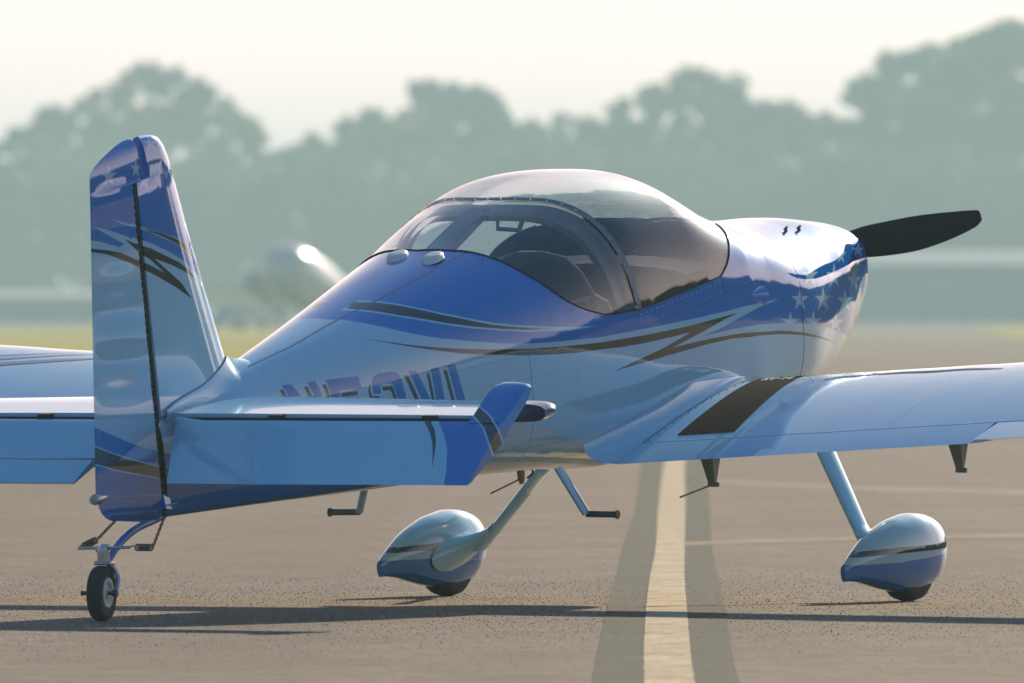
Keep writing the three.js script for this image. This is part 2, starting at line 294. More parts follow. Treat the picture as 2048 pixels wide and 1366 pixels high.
// ---------------------------------------------------------------- the aeroplane: body axes x forward, y up, z right; origin on the ground under the main axle
const YAW = .499811, PITCH = 11 * Math.PI / 180;
const plane = new THREE.Group(); plane.name = numbered('light_airplane');
{
  const F = V3(Math.sin(YAW), 0, -Math.cos(YAW)), U = V3(0, 1, 0), R = V3(Math.cos(YAW), 0, Math.sin(YAW));
  const bx = F.clone().multiplyScalar(Math.cos(PITCH)).addScaledVector(U, Math.sin(PITCH)), by = U.clone().multiplyScalar(Math.cos(PITCH)).addScaledVector(F, -Math.sin(PITCH));
  plane.quaternion.setFromRotationMatrix(new THREE.Matrix4().makeBasis(bx, by, R));
  plane.position.set(.67884, 0, -57.24531);
}
scene.add(plane);
tag(plane, 'glossy pale and royal blue low-wing propeller airplane with stars on its nose', 'airplane');
const part = (name, geo, mat, parent = plane) => mesh(name, geo, mat, parent);

// fuselage sections: x, half width, bottom, widest height, top, exponents below and above
const K = [
  [-4.12, 0.045, 1.202, 1.47, 1.599, 4, 2.2], [-3.4, 0.16, 1.108, 1.45, 1.669, 4, 2.2], [-2.8, 0.29, 1.029, 1.43, 1.728, 4, 2.2], [-2.2, 0.41, 0.955, 1.42, 1.8, 4, 2.2], [-1.8, 0.49, 0.898, 1.41, 1.85, 4, 2.2], [-1.4, 0.545, 0.836, 1.4, 1.925, 4, 2.3], [-1, 0.58, 0.77, 1.4, 1.977, 4, 2.4], [-0.6, 0.585, 0.77, 1.4, 1.931, 4, 2.4], [-0.2, 0.575, 0.75, 1.38, 1.72, 4, 2.4], [0.05, 0.56, 0.735, 1.32, 1.607, 4, 2.4], [0.15, 0.555, 0.73, 1.3, 1.592, 4, 2.25], [0.45, 0.53, 0.7, 1.22, 1.512, 3.6, 2.1], [0.8, 0.458, 0.7, 1.19, 1.453, 3.4, 2.1], [1.05, 0.407, 0.761, 1.18, 1.416, 3.2, 2.25], [1.25, 0.344, 0.804, 1.17, 1.37, 2.9, 2.4], [1.385, 0.318, 0.904, 1.17, 1.334, 2.5, 2.5], [1.44, 0.262, 0.98, 1.17, 1.308, 2.2, 2.5]];
const KX = K.map(k => k[0]), col = i => pchip(KX, K.map(k => k[i]));
const kw = col(1), kb = col(2), kl = col(3), knb = col(5), knt = col(6);
const kt1 = pchip(KX.slice(0, 10), K.slice(0, 10).map(k => k[4])), kt2 = pchip(KX.slice(9), K.slice(9).map(k => k[4]));
const kt = x => x < .05 ? kt1(x) : kt2(x);
function skin(x, th, off = 0) {                       // th from -90 (keel) to +90 (top); right-hand side
  const n = th < 0 ? knb(x) : knt(x), c = Math.max(0, Math.cos(th)), s = Math.sin(th), r = Math.pow(Math.pow(c, n) + Math.pow(Math.abs(s), n), -1 / n);
  const w = kw(x) - off, hh = (th < 0 ? kl(x) - kb(x) : kt(x) - kl(x)) - off;
  return [x, kl(x) + hh * r * s, w * r * c];
}
function sillAngle(x, y = 1.447) {
  const n = knt(x), q = Math.min(.98, Math.max(.001, (y - kl(x)) / (kt(x) - kl(x))));
  return Math.atan2(q, Math.pow(1 - Math.pow(q, n), 1 / n));
}
const vAngle = (x, v) => lerp(sillAngle(x), Math.PI / 2, v);
const XA = pchip([0, .194, .359, .499, .603, .702, .796, .909, 1], [-1.138, -1.158, -1.172, -1.190, -1.212, -1.247, -1.290, -1.322, -1.333]);
const XBk = [[0, -1.138], [.01, -1.274], [.033, -1.367], [.066, -1.449], [.11, -1.523], [.173, -1.595], [.299, -1.680], [.40, -1.730], [.571, -1.785], [.727, -1.830], [.83, -1.866], [1, -1.898]];
const XB = pchip(XBk.map(k => k[0]), XBk.map(k => k[1]));
const XFk = [[0, -.425], [.06, -.35], [.167, -.274], [.4, -.14], [.7, -.01], [1, .05]];
const XF = pchip(XFk.map(k => k[0]), XFk.map(k => k[1]));
const invB = pchip(XBk.map(k => k[1]).reverse(), XBk.map(k => k[0]).reverse()), invF = pchip(XFk.map(k => k[1]), XFk.map(k => k[0]));
const topAngle = x => x <= -1.898 || x >= .05 ? Math.PI / 2 : x < -1.138 ? vAngle(x, Math.max(0, invB(x))) : x < -.425 ? sillAngle(x) : vAngle(x, Math.max(0, invF(x)));
function bodySkin(xs, off = 0, nv = 96) {
  return grid(xs.length - 1, nv, (u, v, i, j) => {
    const x = xs[i], s = v * 2 - 1, a = Math.abs(s), p = skin(x, lerp(-Math.PI / 2, topAngle(x), a), off);
    return [p[0], p[1], p[2] * Math.sign(s)];
  }, fuseUV, true);
}
const range = (a, b, n) => Array.from({ length: n + 1 }, (_, i) => lerp(a, b, i / n));
const xsBody = [...new Set([...range(-4.12, -1.9, 60), ...[.999, .99, .98, .96, .93, .9, .86, .8, .727, .65, .571, .49, .4, .35, .299, .24, .173, .14, .11, .085, .066, .05, .033, .022, .01, .004].map(v => XB(v)), ...range(-1.138, -.425, 16), ...range(-.42, -.28, 10), ...[.2, .25, .3, .35, .4, .5, .6, .7, .8, .88, .94, .97, .99].map(v => XF(v)), ...range(.05, .333, 8)])].sort((a, b) => a - b);
const fuselage = part('fuselage', bodySkin(xsBody), M.fuse);
part('cabin_lining', bodySkin(xsBody.filter(x => x > -2.05 && x < .3), .022, 64), M.cabin);
part('rear_bulkhead', grid(10, 24, (u, v) => { const p = skin(-1.99, lerp(-Math.PI / 2, Math.PI / 2, v), .024); return [p[0], p[1], p[2] * lerp(-1, 1, u)]; }), M.cabin);
const cowl = part('engine_cowling', [bodySkin([...range(.3385, 1.2, 40), ...range(1.22, 1.44, 20)]),
  grid(5, 64, (u, v) => { const a = v * 2 * Math.PI, p = skin(1.44, Math.abs(((a + Math.PI) % (2 * Math.PI)) - Math.PI) - Math.PI / 2), s = v < .5 ? 1 : -1, k = [1, .97, .93, .86, .75, .62][Math.round(u * 5)], dx = [0, .014, .022, .026, .026, .02][Math.round(u * 5)];
    return [1.44 + dx, lerp(1.165, p[1], k), p[2] * s * k]; }, fuseUV)], M.fuse);
for (const sz of [1, -1]) { const b = part('cooling_inlet', new THREE.CylinderGeometry(.055, .05, .02, 24).rotateZ(Math.PI / 2).scale(1, .7, 1).translate(1.464, 1.185, sz * .19), M.gap); }
part('cowling_seam', grid(1, 64, (u, v) => { const s = v * 2 - 1, p = skin(.336, lerp(-Math.PI / 2, Math.PI / 2, Math.abs(s)), .004); return [.330 + u * .012, p[1], p[2] * Math.sign(s)]; }), M.gap);
for (const [x, y, z] of [[.748, 1.411, .28], [.877, 1.391, .274]]) part('oil_door_hinge', [box(x - .007, x + .007, y - .006, y + .02, z - .005, z + .005, .002), rod([x - .014, y + .014, z], [x + .014, y + .02, z], .0045)], M.darksteel);
// glass
const arch = (x, th, s) => { const p = skin(x, th); return [p[0], p[1], p[2] * s]; };
function glassPatch(fa, fb, nu, nv, off = 0) {
  return grid(nu, nv * 2, (u, v) => { const s = v * 2 - 1, q = 1 - Math.abs(s), x = lerp(fa(q), fb(q), u), p = skin(x, vAngle(x, q), off); return [p[0], p[1], p[2] * (s < 0 ? 1 : -1)]; }, null, true);
}
// acrylic with its real thickness: an outer skin, an inner skin and closed edges
function glassShell(fa, fb, nu, nv, t = .0056) {
  const pt = (u, v, off) => { const s = v * 2 - 1, q = 1 - Math.abs(s), x = lerp(fa(q), fb(q), u), p = skin(x, vAngle(x, q), off); return [p[0], p[1], p[2] * (s < 0 ? 1 : -1)]; };
  const flip = g => { const ix = g.index.array; for (let i = 0; i < ix.length; i += 3) { const k = ix[i]; ix[i] = ix[i + 1]; ix[i + 1] = k; } g.computeVertexNormals(); return g; };
  const outer = grid(nu, nv * 2, (u, v) => pt(u, v, 0)), inner = grid(nu, nv * 2, (u, v) => pt(u, v, t));
  const n = outer.attributes.normal, mid = Math.floor(nu / 2) * (nv * 2 + 1) + nv, up = n.getY(mid) > 0;
  const e0 = grid(1, nv * 2, (u, v) => pt(0, v, u * t)), e1 = grid(1, nv * 2, (u, v) => pt(1, v, u * t)), e2 = grid(nu, 1, (u, v) => pt(u, 0, v * t)), e3 = grid(nu, 1, (u, v) => pt(u, 1, v * t));
  const list = up ? [outer, flip(inner), e0, flip(e1), flip(e2), e3] : [flip(outer), inner, flip(e0), e1, e2, flip(e3)];
  return merge(list);
}
part('canopy', glassShell(q => XA(q) + .012, XF, 60, 60), M.glass);
part('rear_window', glassShell(XB, q => Math.max(XB(q) + .0005, XA(q) - .012), 40, 60), M.glass);
const canopyFrame = part('canopy_frame', glassPatch(q => XA(q) - .016, q => XA(q) + .020, 2, 60, -.004), M.bar);
{ // rivets on the frame
  const gs = [];
  for (let i = 0; i < 30; i++) { const s = i < 15 ? 1 : -1, q = .03 + (i % 15) / 15, x = XA(q) - .008, p = skin(x, vAngle(x, q), -.006); gs.push(new THREE.SphereGeometry(.0042, 8, 6).translate(p[0], p[1], p[2] * s)); }
  const r = mesh('rivets', gs, M.steel, canopyFrame); r.userData.kind = 'stuff';
}
const curveOnSkin = (f, n, off = -.002) => { const L = []; for (let i = 0; i <= 2 * n; i++) { const s = i - n, q = 1 - Math.abs(s) / n, x = f(q), p = skin(x, vAngle(x, q), off); L.push([p[0], p[1], p[2] * (s < 0 ? 1 : -1)]); } return L; };
part('canopy_seal', [tube(curveOnSkin(XB, 40), .0028, 160, 6), ...[1, -1].map(s => tube(range(0, .42, 8).map(q => { const x = XF(q), p = skin(x, vAngle(x, q), -.002); return [p[0], p[1], p[2] * s]; }), .0028, 24, 6)), ...[1, -1].map(s => tube(range(-1.138, -.425, 12).map(x => { const p = skin(x, sillAngle(x), -.002); return [p[0], p[1], p[2] * s]; }), .003, 24, 6))], M.rubber);
// roll bar, brace, latch handle
const rollBar = part('roll_bar', [glassPatch(q => XA(q) - .10, q => XA(q) + .02, 3, 40, .03), glassPatch(q => XA(q) - .10, q => XA(q) + .02, 3, 40, .055),
  glassPatch(q => XA(q) - .10, q => XA(q) - .0999, 1, 40, .03)], M.bar);
part('roll_bar_brace', loft([[-1.36, 1.90], [-1.86, 1.765]].map(([x, y], i) => [[x, y + .008, -.05 - i * .01], [x, y + .008, .05 + i * .01], [x, y - .02, .05 + i * .01], [x, y - .02, -.05 - i * .01]])), M.bar);
mesh('latch_handle', [rod([-1.40, 1.885, .105], [-1.43, 1.835, .12], .008), rod([-1.40, 1.875, .225], [-1.43, 1.828, .215], .010), rod([-1.43, 1.835, .115], [-1.43, 1.828, .22], .009)], M.bar, rollBar);
// cabin
part('instrument_panel', [loft(range(0, 1, 16).map(u => { const z = lerp(-.50, .47, u), t = 1.44 + .075 * Math.sqrt(Math.max(0, 1 - Math.pow((u - .5) * 1.85, 2))); return [[-.42, .95, z], [-.42, t - .03, z], [-.50, t - .01, z], [-.50, t, z], [-.3, t, z], [-.02, 1.40, z * .9], [-.02, 1.0, z]]; }))], M.matblack);
for (const sz of [.27, -.27]) {
  const seat = part('pilot_seat', [
    loft([[.00, .9, .20, .05], [.14, 1.05, .225, .06], [.3, 1.25, .245, .06], [.4, 1.42, .245, .06], [.46, 1.56, .235, .06], [.50, 1.66, .205, .055], [.52, 1.72, .15, .04], [.525, 1.745, .06, .02]].map(([dx, y, w, t]) => range(0, 1, 23).map(u => { const a = u * 2 * Math.PI; return [-.92 - dx + Math.cos(a) * t, y, sz + Math.sign(Math.sin(a)) * Math.pow(Math.abs(Math.sin(a)), .6) * w]; }))),
    box(-1.0, -.52, .86, .99, sz - .23, sz + .23, .05)], M.leather);
  mesh('headrest', box(-1.435, -1.36, 1.56, 1.69, sz - .12, sz + .12, .03), M.leather, seat);
  mesh('side_bolster', [loft([[-1.02, 1.05, .02], [-1.1, 1.2, .05], [-1.2, 1.36, .075], [-1.29, 1.46, .09], [-1.38, 1.51, .08], [-1.45, 1.525, .03]].map(([x, y, t]) => range(0, 1, 15).map(u => { const a = u * 2 * Math.PI; return [x + Math.cos(a) * t, y + Math.sin(a) * t * .6, sz + .0 + Math.sin(a) * .24]; })))], M.greyleather, seat);
}
// antennas on the turtle deck, air scoop
for (const [x, z, n] of [[-1.985, -.045, 0], [-1.985, .118, 1]]) {
  const y = kt(x) + kw(x) * 0 - (z * z) * .6;
  part('antenna_puck', grid(10, 40, (u, v) => { const a = v * 2 * Math.PI, e = .55, q = Math.sqrt(1 - Math.pow(u, 6)); return [x + Math.sign(Math.cos(a)) * Math.pow(Math.abs(Math.cos(a)), .8) * .062 * u, y - .004 + .026 * q + Math.cos(a) * u * .062 * .115, z + Math.sin(a) * .040 * u]; }, null, true), M.white);
}
part('air_scoop', loft(range(0, 1, 8).map(u => { const x = -.16 + u * .11, p = skin(x, .02), w = .012 + .034 * u, d = .006 + .03 * u; return range(0, 1, 11).map(v => { const a = v * 2 * Math.PI; return [x, 1.315 - .02 * u + Math.sin(a) * w * .9, p[2] - .004 + Math.max(0, Math.cos(a)) * d]; }); })), M.blue);

// ---- fin and rudder
const foilT = s => Math.sqrt(Math.max(0, 1 - Math.pow(1 - Math.min(1, s / .55), 2)));        // blunt nose growing to full thickness
function finRing(Fx, Fy, Tx, Ty, t, tt, n = 22) {                                             // leading edge F, trailing edge T
  const R = []; for (let i = 0; i <= n; i++) { const s = Math.pow(i / n, 1.7); R.push([lerp(Fx, Tx, s), lerp(Fy, Ty, s), t * foilT(s) * (1 - (1 - tt) * Math.max(0, s - .4) / .6)]); }
  return [...R, ...R.slice(1).reverse().map(p => [p[0], p[1], -p[2]])];
}
const finLE = pchip([1.60, 1.718, 1.986, 2.242, 2.475, 2.581, 2.64], [-3.47, -3.516, -3.613, -3.702, -3.776, -3.815, -3.84]);
const finSec = [...range(1.60, 2.525, 14).map(y => [finLE(y), y, -4.108, y, lerp(.050, .040, (y - 1.6) / .93)]), [finLE(2.53), 2.53, -4.008, 2.53, .040], [finLE(2.58), 2.58, -4.012, 2.58, .039], [-3.838, 2.625, -4.018, 2.632, .036], [-3.862, 2.655, -4.02, 2.664, .028], [-3.895, 2.674, -4.02, 2.684, .017], [-3.93, 2.681, -4.01, 2.690, .004]];
part('fin', loft(finSec.map(s => finRing(s[0], s[1], s[2], s[3], s[4], .85)), finUV, true, .6), M.fin);
function rudRing(Fx, Fy, Tx, Ty, t, bow) {
  const R = [], n = 16; for (let i = 0; i <= n; i++) { const s = i / n, k = s < .06 ? Math.sqrt(1 - Math.pow(1 - s / .06, 2)) : 1; R.push([lerp(Fx, Tx, s), lerp(Fy, Ty, s), t * k * (1 - .93 * Math.pow(s, 1.05)) + bow * Math.pow(Math.max(0, Math.sin(Math.PI * Math.min(1, s * 1.02))), .45)]); }
  return [...R, ...R.slice(1, -1).reverse().map(p => [p[0], p[1], -p[2]])];
}
const rudSec = [[-4.17, 1.192, -4.50, 1.268, .004, 0], [-4.14, 1.2, -4.535, 1.285, .022, 0], [-4.13, 1.225, -4.565, 1.31, .036, 0], [-4.128, 1.27, -4.59, 1.355, .041, 0], [-4.128, 1.30, -4.596, 1.39, .040, 0]];
for (let i = 1; i <= 60; i++) { const h = i / 60, y = lerp(1.39, 2.535, h); rudSec.push([-4.128, lerp(1.30, 2.525, h), lerp(-4.596, -4.417, h), y, lerp(.040, .036, h), -.0019 * Math.cos(h * 5.6 * 2 * Math.PI + .6) * Math.min(1, 6 * h) - .0003 * Math.cos(h * 23 + 1)]); }
rudSec.push([-4.052, 2.532, -4.416, 2.542, .036, 0], [-4.052, 2.57, -4.41, 2.58, .035, 0], [-4.052, 2.60, -4.405, 2.611, .034, 0], [-4.053, 2.635, -4.36, 2.636, .032, 0], [-4.056, 2.66, -4.30, 2.657, .028, 0], [-4.06, 2.678, -4.24, 2.673, .02, 0], [-4.07, 2.69, -4.18, 2.686, .009, 0], [-4.085, 2.694, -4.14, 2.692, .001, 0]);
const rudder = part('rudder', loft(rudSec.map(s => rudRing(...s)), finUV, true, .5), M.fin);
{ const gs = []; for (let i = 0; i < 40; i++) { const h = (i + .5) / 40; for (const s of [.035, .93]) { const x = lerp(-4.128, lerp(-4.596, -4.417, h), s), y = lerp(1.30, 2.525, h) + .09 * s * (1 - h), z = lerp(.040, .036, h) * (1 - .93 * s) * (s < .06 ? .9 : 1); gs.push(new THREE.SphereGeometry(.003, 6, 4).scale(1, 1, .5).translate(x, y, z)); } }
  mesh('rivets', gs, M.pearl, rudder).userData.kind = 'stuff'; }
mesh('tail_light', [new THREE.SphereGeometry(.019, 20, 12).translate(-4.607, 1.372, 0)], M.lens, rudder);
mesh('light_housing', loft([[-4.49, 1.366, .003], [-4.53, 1.367, .013], [-4.57, 1.37, .020], [-4.60, 1.372, .022], [-4.606, 1.372, .020]].map(([x, y, r]) => range(0, 1, 19).slice(0, 19).map(u => [x, y + Math.sin(u * 6.283) * r, Math.cos(u * 6.283) * r * .85]))), M.steel, rudder);
part('rudder_gap', box(-4.126, -4.106, 1.21, 2.52, -.030, .030, .002), M.gap);
// fairing that runs the fin into the tail cone
const finFoot = pchip([-4.06, -4.03, -3.79, -3.6, -3.516, -3.44, -3.36], [1.625, 1.634, 1.66, 1.70, 1.722, 1.70, 1.682]);
part('fin_fairing', [1, -1].map(s => grid(26, 14, (u, v) => {
  const x = lerp(-4.085, -3.36, u), th = lerp(.78, .95, u), p0 = skin(x, th, -.001), c = Math.max(0, Math.min(1, (-3.5 - x) / .58));
  const top = [finFoot(x), x < -3.5 ? .052 * foilT(c) + .002 : 0.001], k = kt(x) + .01, t = v, w = (1 - t) * (1 - t), m = 2 * t * (1 - t), e = t * t;
  const cy = Math.min(k, top[0] - .004);
  return [x, w * p0[1] + m * cy + e * top[0], s * (w * p0[2] + m * (top[1] + .012) + e * top[1])];
}, fuseUV)), M.fuse);

// ---- tailplane
const stabTop = (s) => Math.sqrt(Math.max(0, 1 - Math.pow(1 - Math.min(1, s / .62), 2)));
function stabRing(z, xl, xt, yl, yt, t, n = 18) { const R = []; for (let i = 0; i <= n; i++) { const s = Math.pow(i / n, 1.8); R.push([lerp(xl, xt, s), lerp(yl, yt, s) + t * stabTop(s), z]); } return [...R, ...R.slice(1).reverse().map(p => [p[0], 2 * lerp(yl, yt, (xl - p[0]) / (xl - xt)) - p[1], z])]; }
for (const s of [1, -1]) {
  const st = part('horizontal_stabilizer', loft([[.02, -3.40, -4.034, 1.532, 1.555, .044], [.4, -3.45, -4.034, 1.536, 1.556, .043], [1.0, -3.53, -4.034, 1.541, 1.557, .040], [1.393, -3.585, -4.034, 1.545, 1.558, .037]].map(a => stabRing(a[0] * s, ...a.slice(1)))), M.pearl);
  mesh('stabilizer_tip', loft([[1.394, -3.585, -3.752, 1.545, 1.548, .036], [1.45, -3.59, -3.752, 1.545, 1.548, .036], [1.50, -3.605, -3.752, 1.545, 1.548, .033], [1.53, -3.63, -3.752, 1.545, 1.548, .026], [1.545, -3.67, -3.752, 1.545, 1.548, .012]].map(a => stabRing(a[0] * s, ...a.slice(1)))), M.navy, st);
  // elevator: drooped about the hinge
  const hx = -4.047, hy = 1.569, dx = -.905, dy = -.426;
  const uvE = q => [(q[2] - EZ0) / (EZ1 - EZ0), (((q[0] - hx) * dx + (q[1] - hy) * dy) - EC0) / (EC1 - EC0)];

  const E = (c, n, z) => [hx + dx * c - .426 * n, hy + dy * c + .905 * n, z];
  const eRing = (z, c0, c1, t) => { const R = []; const n = 14; for (let i = 0; i <= n; i++) { const u = i / n, k = u < .12 ? Math.sqrt(1 - Math.pow(1 - u / .12, 2)) : 1 - .9 * (u - .12) / .88; R.push([lerp(c0, c1, u), t * k]); } return [...R.map(([c, m]) => E(c, m, z)), ...R.slice(1, -1).reverse().map(([c, m]) => E(c, -m, z))]; };
  const tab = s < 0, cut = .268;
  const front = tab ? [[.075, .005, .2, .034], [.15, .005, .262, .034], [.95, .005, cut, .034], [.955, .005, .405, .034], [1.2, .005, .405, .034], [1.545, .005, .405, .034]] : [[.082, .005, .03, .03], [.092, .005, .06, .034], [.218, .005, .405, .034], [.8, .005, .405, .034], [1.2, .005, .405, .034], [1.545, .005, .405, .034]];
  const ringT = a => { if (!tab || a[2] > .3) return eRing(a[0] * s, a[1], a[2], a[3]); const R = []; for (let i = 0; i <= 14; i++) { const c = lerp(a[1], a[2], i / 14), u = (c - .005) / .4, k = u < .12 ? Math.sqrt(1 - Math.pow(1 - u / .12, 2)) : 1 - .9 * (u - .12) / .88; R.push([c, a[3] * k]); } return [...R.map(([c, m]) => E(c, m, a[0] * s)), ...R.slice(1, -1).reverse().map(([c, m]) => E(c, -m, a[0] * s))]; };
  const horn = loft([[1.402, -.245, .05], [1.43, -.262, .05], [1.48, -.262, .05], [1.525, -.250, .05], [1.543, -.232, .05]].map(([z, c0, c1]) => { const R = []; for (let i = 0; i <= 12; i++) { const u = i / 12; R.push([lerp(c0, c1, u), .036 * Math.sqrt(Math.max(0, 1 - Math.pow(1 - Math.min(1, u / .45), 2))) * (z > 1.54 ? .7 : 1)]); } return [...R.map(([c, m]) => E(c, m, z * s)), ...R.slice(1).reverse().map(([c, m]) => E(c, -m, z * s))]; }), uvE);
  const el = part('elevator', [loft(front.map(ringT), uvE), horn], M.elev);
  if (tab) mesh('trim_tab', loft([[.196, .272, .405], [.60, .272, .405], [.95, .272, .405]].map(([z, c0, c1], i) => { const t0 = .034 * (1 - .9 * ((.272 - .005) / .4 - .12) / .88); if (!i) z = .2; return [E(c0, t0, (i ? z : .172) * s), E(c1, .0035, z * s), E(c1, -.0035, z * s), E(c0, -t0, (i ? z : .172) * s)]; }), uvE), M.elev, el);
  for (const z of [.52, 1.2]) mesh('hinge', box(hx - .010, hx + .016, hy + .006, hy + .0285, z * s - .03, z * s + .03, .003), M.gap, el);
  part('elevator_gap', box(-4.046, -4.03, 1.528, 1.583, s > 0 ? .07 : -1.39, s > 0 ? 1.39 : -.07, .002), M.gap);
}
// ---------------------------------------------------------------- wings
const WLE = [-.05, .868], WTE = [-1.52, .881], DIH = .0578, CH = 1.47;
const foil = s => { const t = .135 * 5 * (.2969 * Math.sqrt(s) - .126 * s - .3516 * s * s + .2843 * s ** 3 - .1036 * s ** 4), c = s < .2 ? .0185 * (1 - Math.pow(1 - s / .2, 2.2)) : .0185 * (1 - (s - .2) / .8); return [c, t]; };
function wingPt(s, side, z, off = 0) {
  const [c, t] = foil(Math.min(1, s)), az = Math.abs(z), k = az > 4.0 ? Math.sqrt(Math.max(0, 1 - Math.pow((az - 4.0) / .13, 2))) : 1;
  const n = (c + side * t * k) * CH + side * off + side * .0005 * Math.sin(az * 2 * Math.PI / .31) * Math.sin(s * 9);
  return [lerp(WLE[0], WTE[0], s), lerp(WLE[1], WTE[1], s) + DIH * (az - .55) + n, z];
}
function wingRing(z, s0, s1, n = 30) {
  const R = []; if (s0 === 0) { for (let i = 0; i <= n; i++) R.push(wingPt(s1 * Math.pow(1 - i / n, 2), 1, z)); for (let i = 1; i <= n; i++) R.push(wingPt(s1 * Math.pow(i / n, 2), -1, z)); }
  else { for (let i = 0; i <= 10; i++) R.push(wingPt(lerp(s1, s0, i / 10), 1, z)); for (let i = 0; i <= 10; i++) R.push(wingPt(lerp(s0, s1, i / 10), -1, z)); }
  return R;
}
function tilt(g, s, z0, ang) {                         // turn a surface about its hinge line
  const h0 = wingPt(s, 1, z0); g.translate(-h0[0], -h0[1] + .02, 0); g.rotateZ(ang); g.translate(h0[0], h0[1] - .02, 0); return g;
}
const wingUV = q => [Math.abs(q[2]) / 4.2, (q[0] + 1.55) / 1.6];
const wingTex = canvasTex(2048, 1024, (g, w, h) => {
  g.fillStyle = css(...PEARL); g.fillRect(0, 0, w, h);
  const P = (z, x) => [z / 4.2 * w, (1 - (x + 1.55) / 1.6) * h];
  g.fillStyle = css(.16, .23, .32);
  for (const x of [-.17, -.19, -.62, -1.24]) for (let z = .7; z < 4.05; z += .032) { const [a, b] = P(z, x); g.globalAlpha = .55; g.beginPath(); g.ellipse(a, b, 1.1, 1.6, 0, 0, 7); g.fill(); }
  for (let z = 1.06; z < 4.05; z += .31) for (let x = -1.24; x < -.1; x += .03) { const [a, b] = P(z, x); g.globalAlpha = .4; g.beginPath(); g.ellipse(a, b, 1.1, 1.6, 0, 0, 7); g.fill(); }
  g.globalAlpha = .6; g.strokeStyle = css(.08, .12, .18); g.lineWidth = 1.5;
  for (const L of [[[.74, -.18], [4.05, -.18]], [[1.72, -.2], [1.72, -1.26]], [[1.35, -.18], [1.35, .05]]]) { g.beginPath(); g.moveTo(...P(...L[0])); g.lineTo(...P(...L[1])); g.stroke(); }
});
M.wing = new THREE.MeshPhysicalMaterial({ ...paintSpec, map: wingTex });
for (const sz of [1, -1]) {
  const zs = [.40, ...range(.5, 4.0, 70), 4.04, 4.08, 4.11, 4.126];
  const wing = part('wing', loft(zs.map(z => wingRing(z * sz, 0, .836)), wingUV, true, .5), M.wing);
  mesh('flap', loft(range(.605, 2.222, 24).map(z => wingRing(z * sz, .8415, 1)), null, true, .5), M.pearl, wing);
  mesh('aileron', tilt(loft(range(2.236, 4.06, 24).map(z => wingRing(z * sz, .8415, 1)), null, true, .5), .85, 2.24, -.065), M.pearl, wing);
  mesh('flap_gap', loft(range(.56, 4.05, 12).map(z => { const a = wingPt(.833, 1, z * sz, -.004), b = wingPt(.846, 1, z * sz, -.006), c = wingPt(.846, -1, z * sz, -.006), d = wingPt(.833, -1, z * sz, -.006); return [a, b, c, d]; })), M.gap, wing);
  for (const z of [.885, 2.015]) {
    const br = mesh('hinge_bracket', [loft([[0, .060, .030], [.5, .036, .022], [1, .014, .014]].map(([t, hx, hz]) => { const y = lerp(wingPt(.80, -1, z)[1] + .01, wingPt(.80, -1, z)[1] - .125, t), x = lerp(-1.2, -1.215, t); return [[x - hx, y, (z - hz) * sz], [x + hx, y, (z - hz * .4) * sz], [x + hx, y, (z + hz * .4) * sz], [x - hx, y, (z + hz) * sz]]; })),
      rod([-1.215, wingPt(.8, -1, z)[1] - .122, (z - .022) * sz], [-1.215, wingPt(.8, -1, z)[1] - .122, (z + .022) * sz], .010)], M.primer, wing);
  }
  if (sz > 0) {
    mesh('antenna_rod', rod([-1.2, .735, .868], [-1.46, .738, .86], .004), M.olive, wing);
    // black non-slip walkway with the type name at its front edge
    const wk = (u, v) => { const z = lerp(lerp(.735, .655, u), lerp(1.0, .85, u), v), s = lerp(.79, .14, u); return wingPt(s, 1, z, .0016); };
    const tex = canvasTex(512, 1024, (g, w, h) => {
      g.fillStyle = css(.002, .004, .007); g.fillRect(0, 0, w, h);
      for (let i = 0; i < 26000; i++) { const q = .003 + .008 * rnd(); g.fillStyle = css(q * .6, q * .85, q * 1.2); g.fillRect(rnd() * w, rnd() * h, 2, 2); }
      g.fillStyle = css(.6, .66, .72); g.font = 'bold 130px sans-serif'; g.textAlign = 'center'; g.save(); g.translate(w / 2, 140); g.scale(1.05, 1.0); g.fillText('RV-14', 0, 0); g.restore();
    });
    const g = grid(30, 6, wk, null); const uv = g.attributes.uv; for (let i = 0; i < uv.count; i++) { const a = uv.getX(i); uv.setXY(i, uv.getY(i), a); }
    mesh('walkway', g, new THREE.MeshPhysicalMaterial({ map: tex, specularIntensity: .04, roughness: 1, side: THREE.DoubleSide }), wing);
    // root seam and its screws
    for (const [i, z] of [[0, .614]]) mesh('root_seam', [z].map(() => grid(40, 1, (u, v) => wingPt(lerp(.05, .835, u), 1, z + v * .003 + (i ? lerp(-.075, 0, u) : 0), .0012))), M.gap, wing);
    mesh('screws', range(0, 1, 13).map(u => new THREE.CylinderGeometry(.0032, .0032, .002, 8).translate(...wingPt(lerp(.2, .82, u), 1, .632, .001))), M.gap, wing).userData.kind = 'stuff';
  } else {
    for (const [sa, sb, z0, z1, hw, m] of [[.22, .50, 2.25, 3.0, .022, M.coal], [.20, .43, 2.42, 3.0, .016, M.blue], [.19, .38, 2.5, 3.0, .006, M.coal]])
      mesh('wing_stripe', grid(40, 3, (u, v) => wingPt(lerp(sa, sb, Math.pow(u, 1.1)) + (v * 2 - 1) * hw * Math.min(1, .15 + 1.6 * u), 1, -lerp(z0, z1, u), .0014)), m, wing);
  }
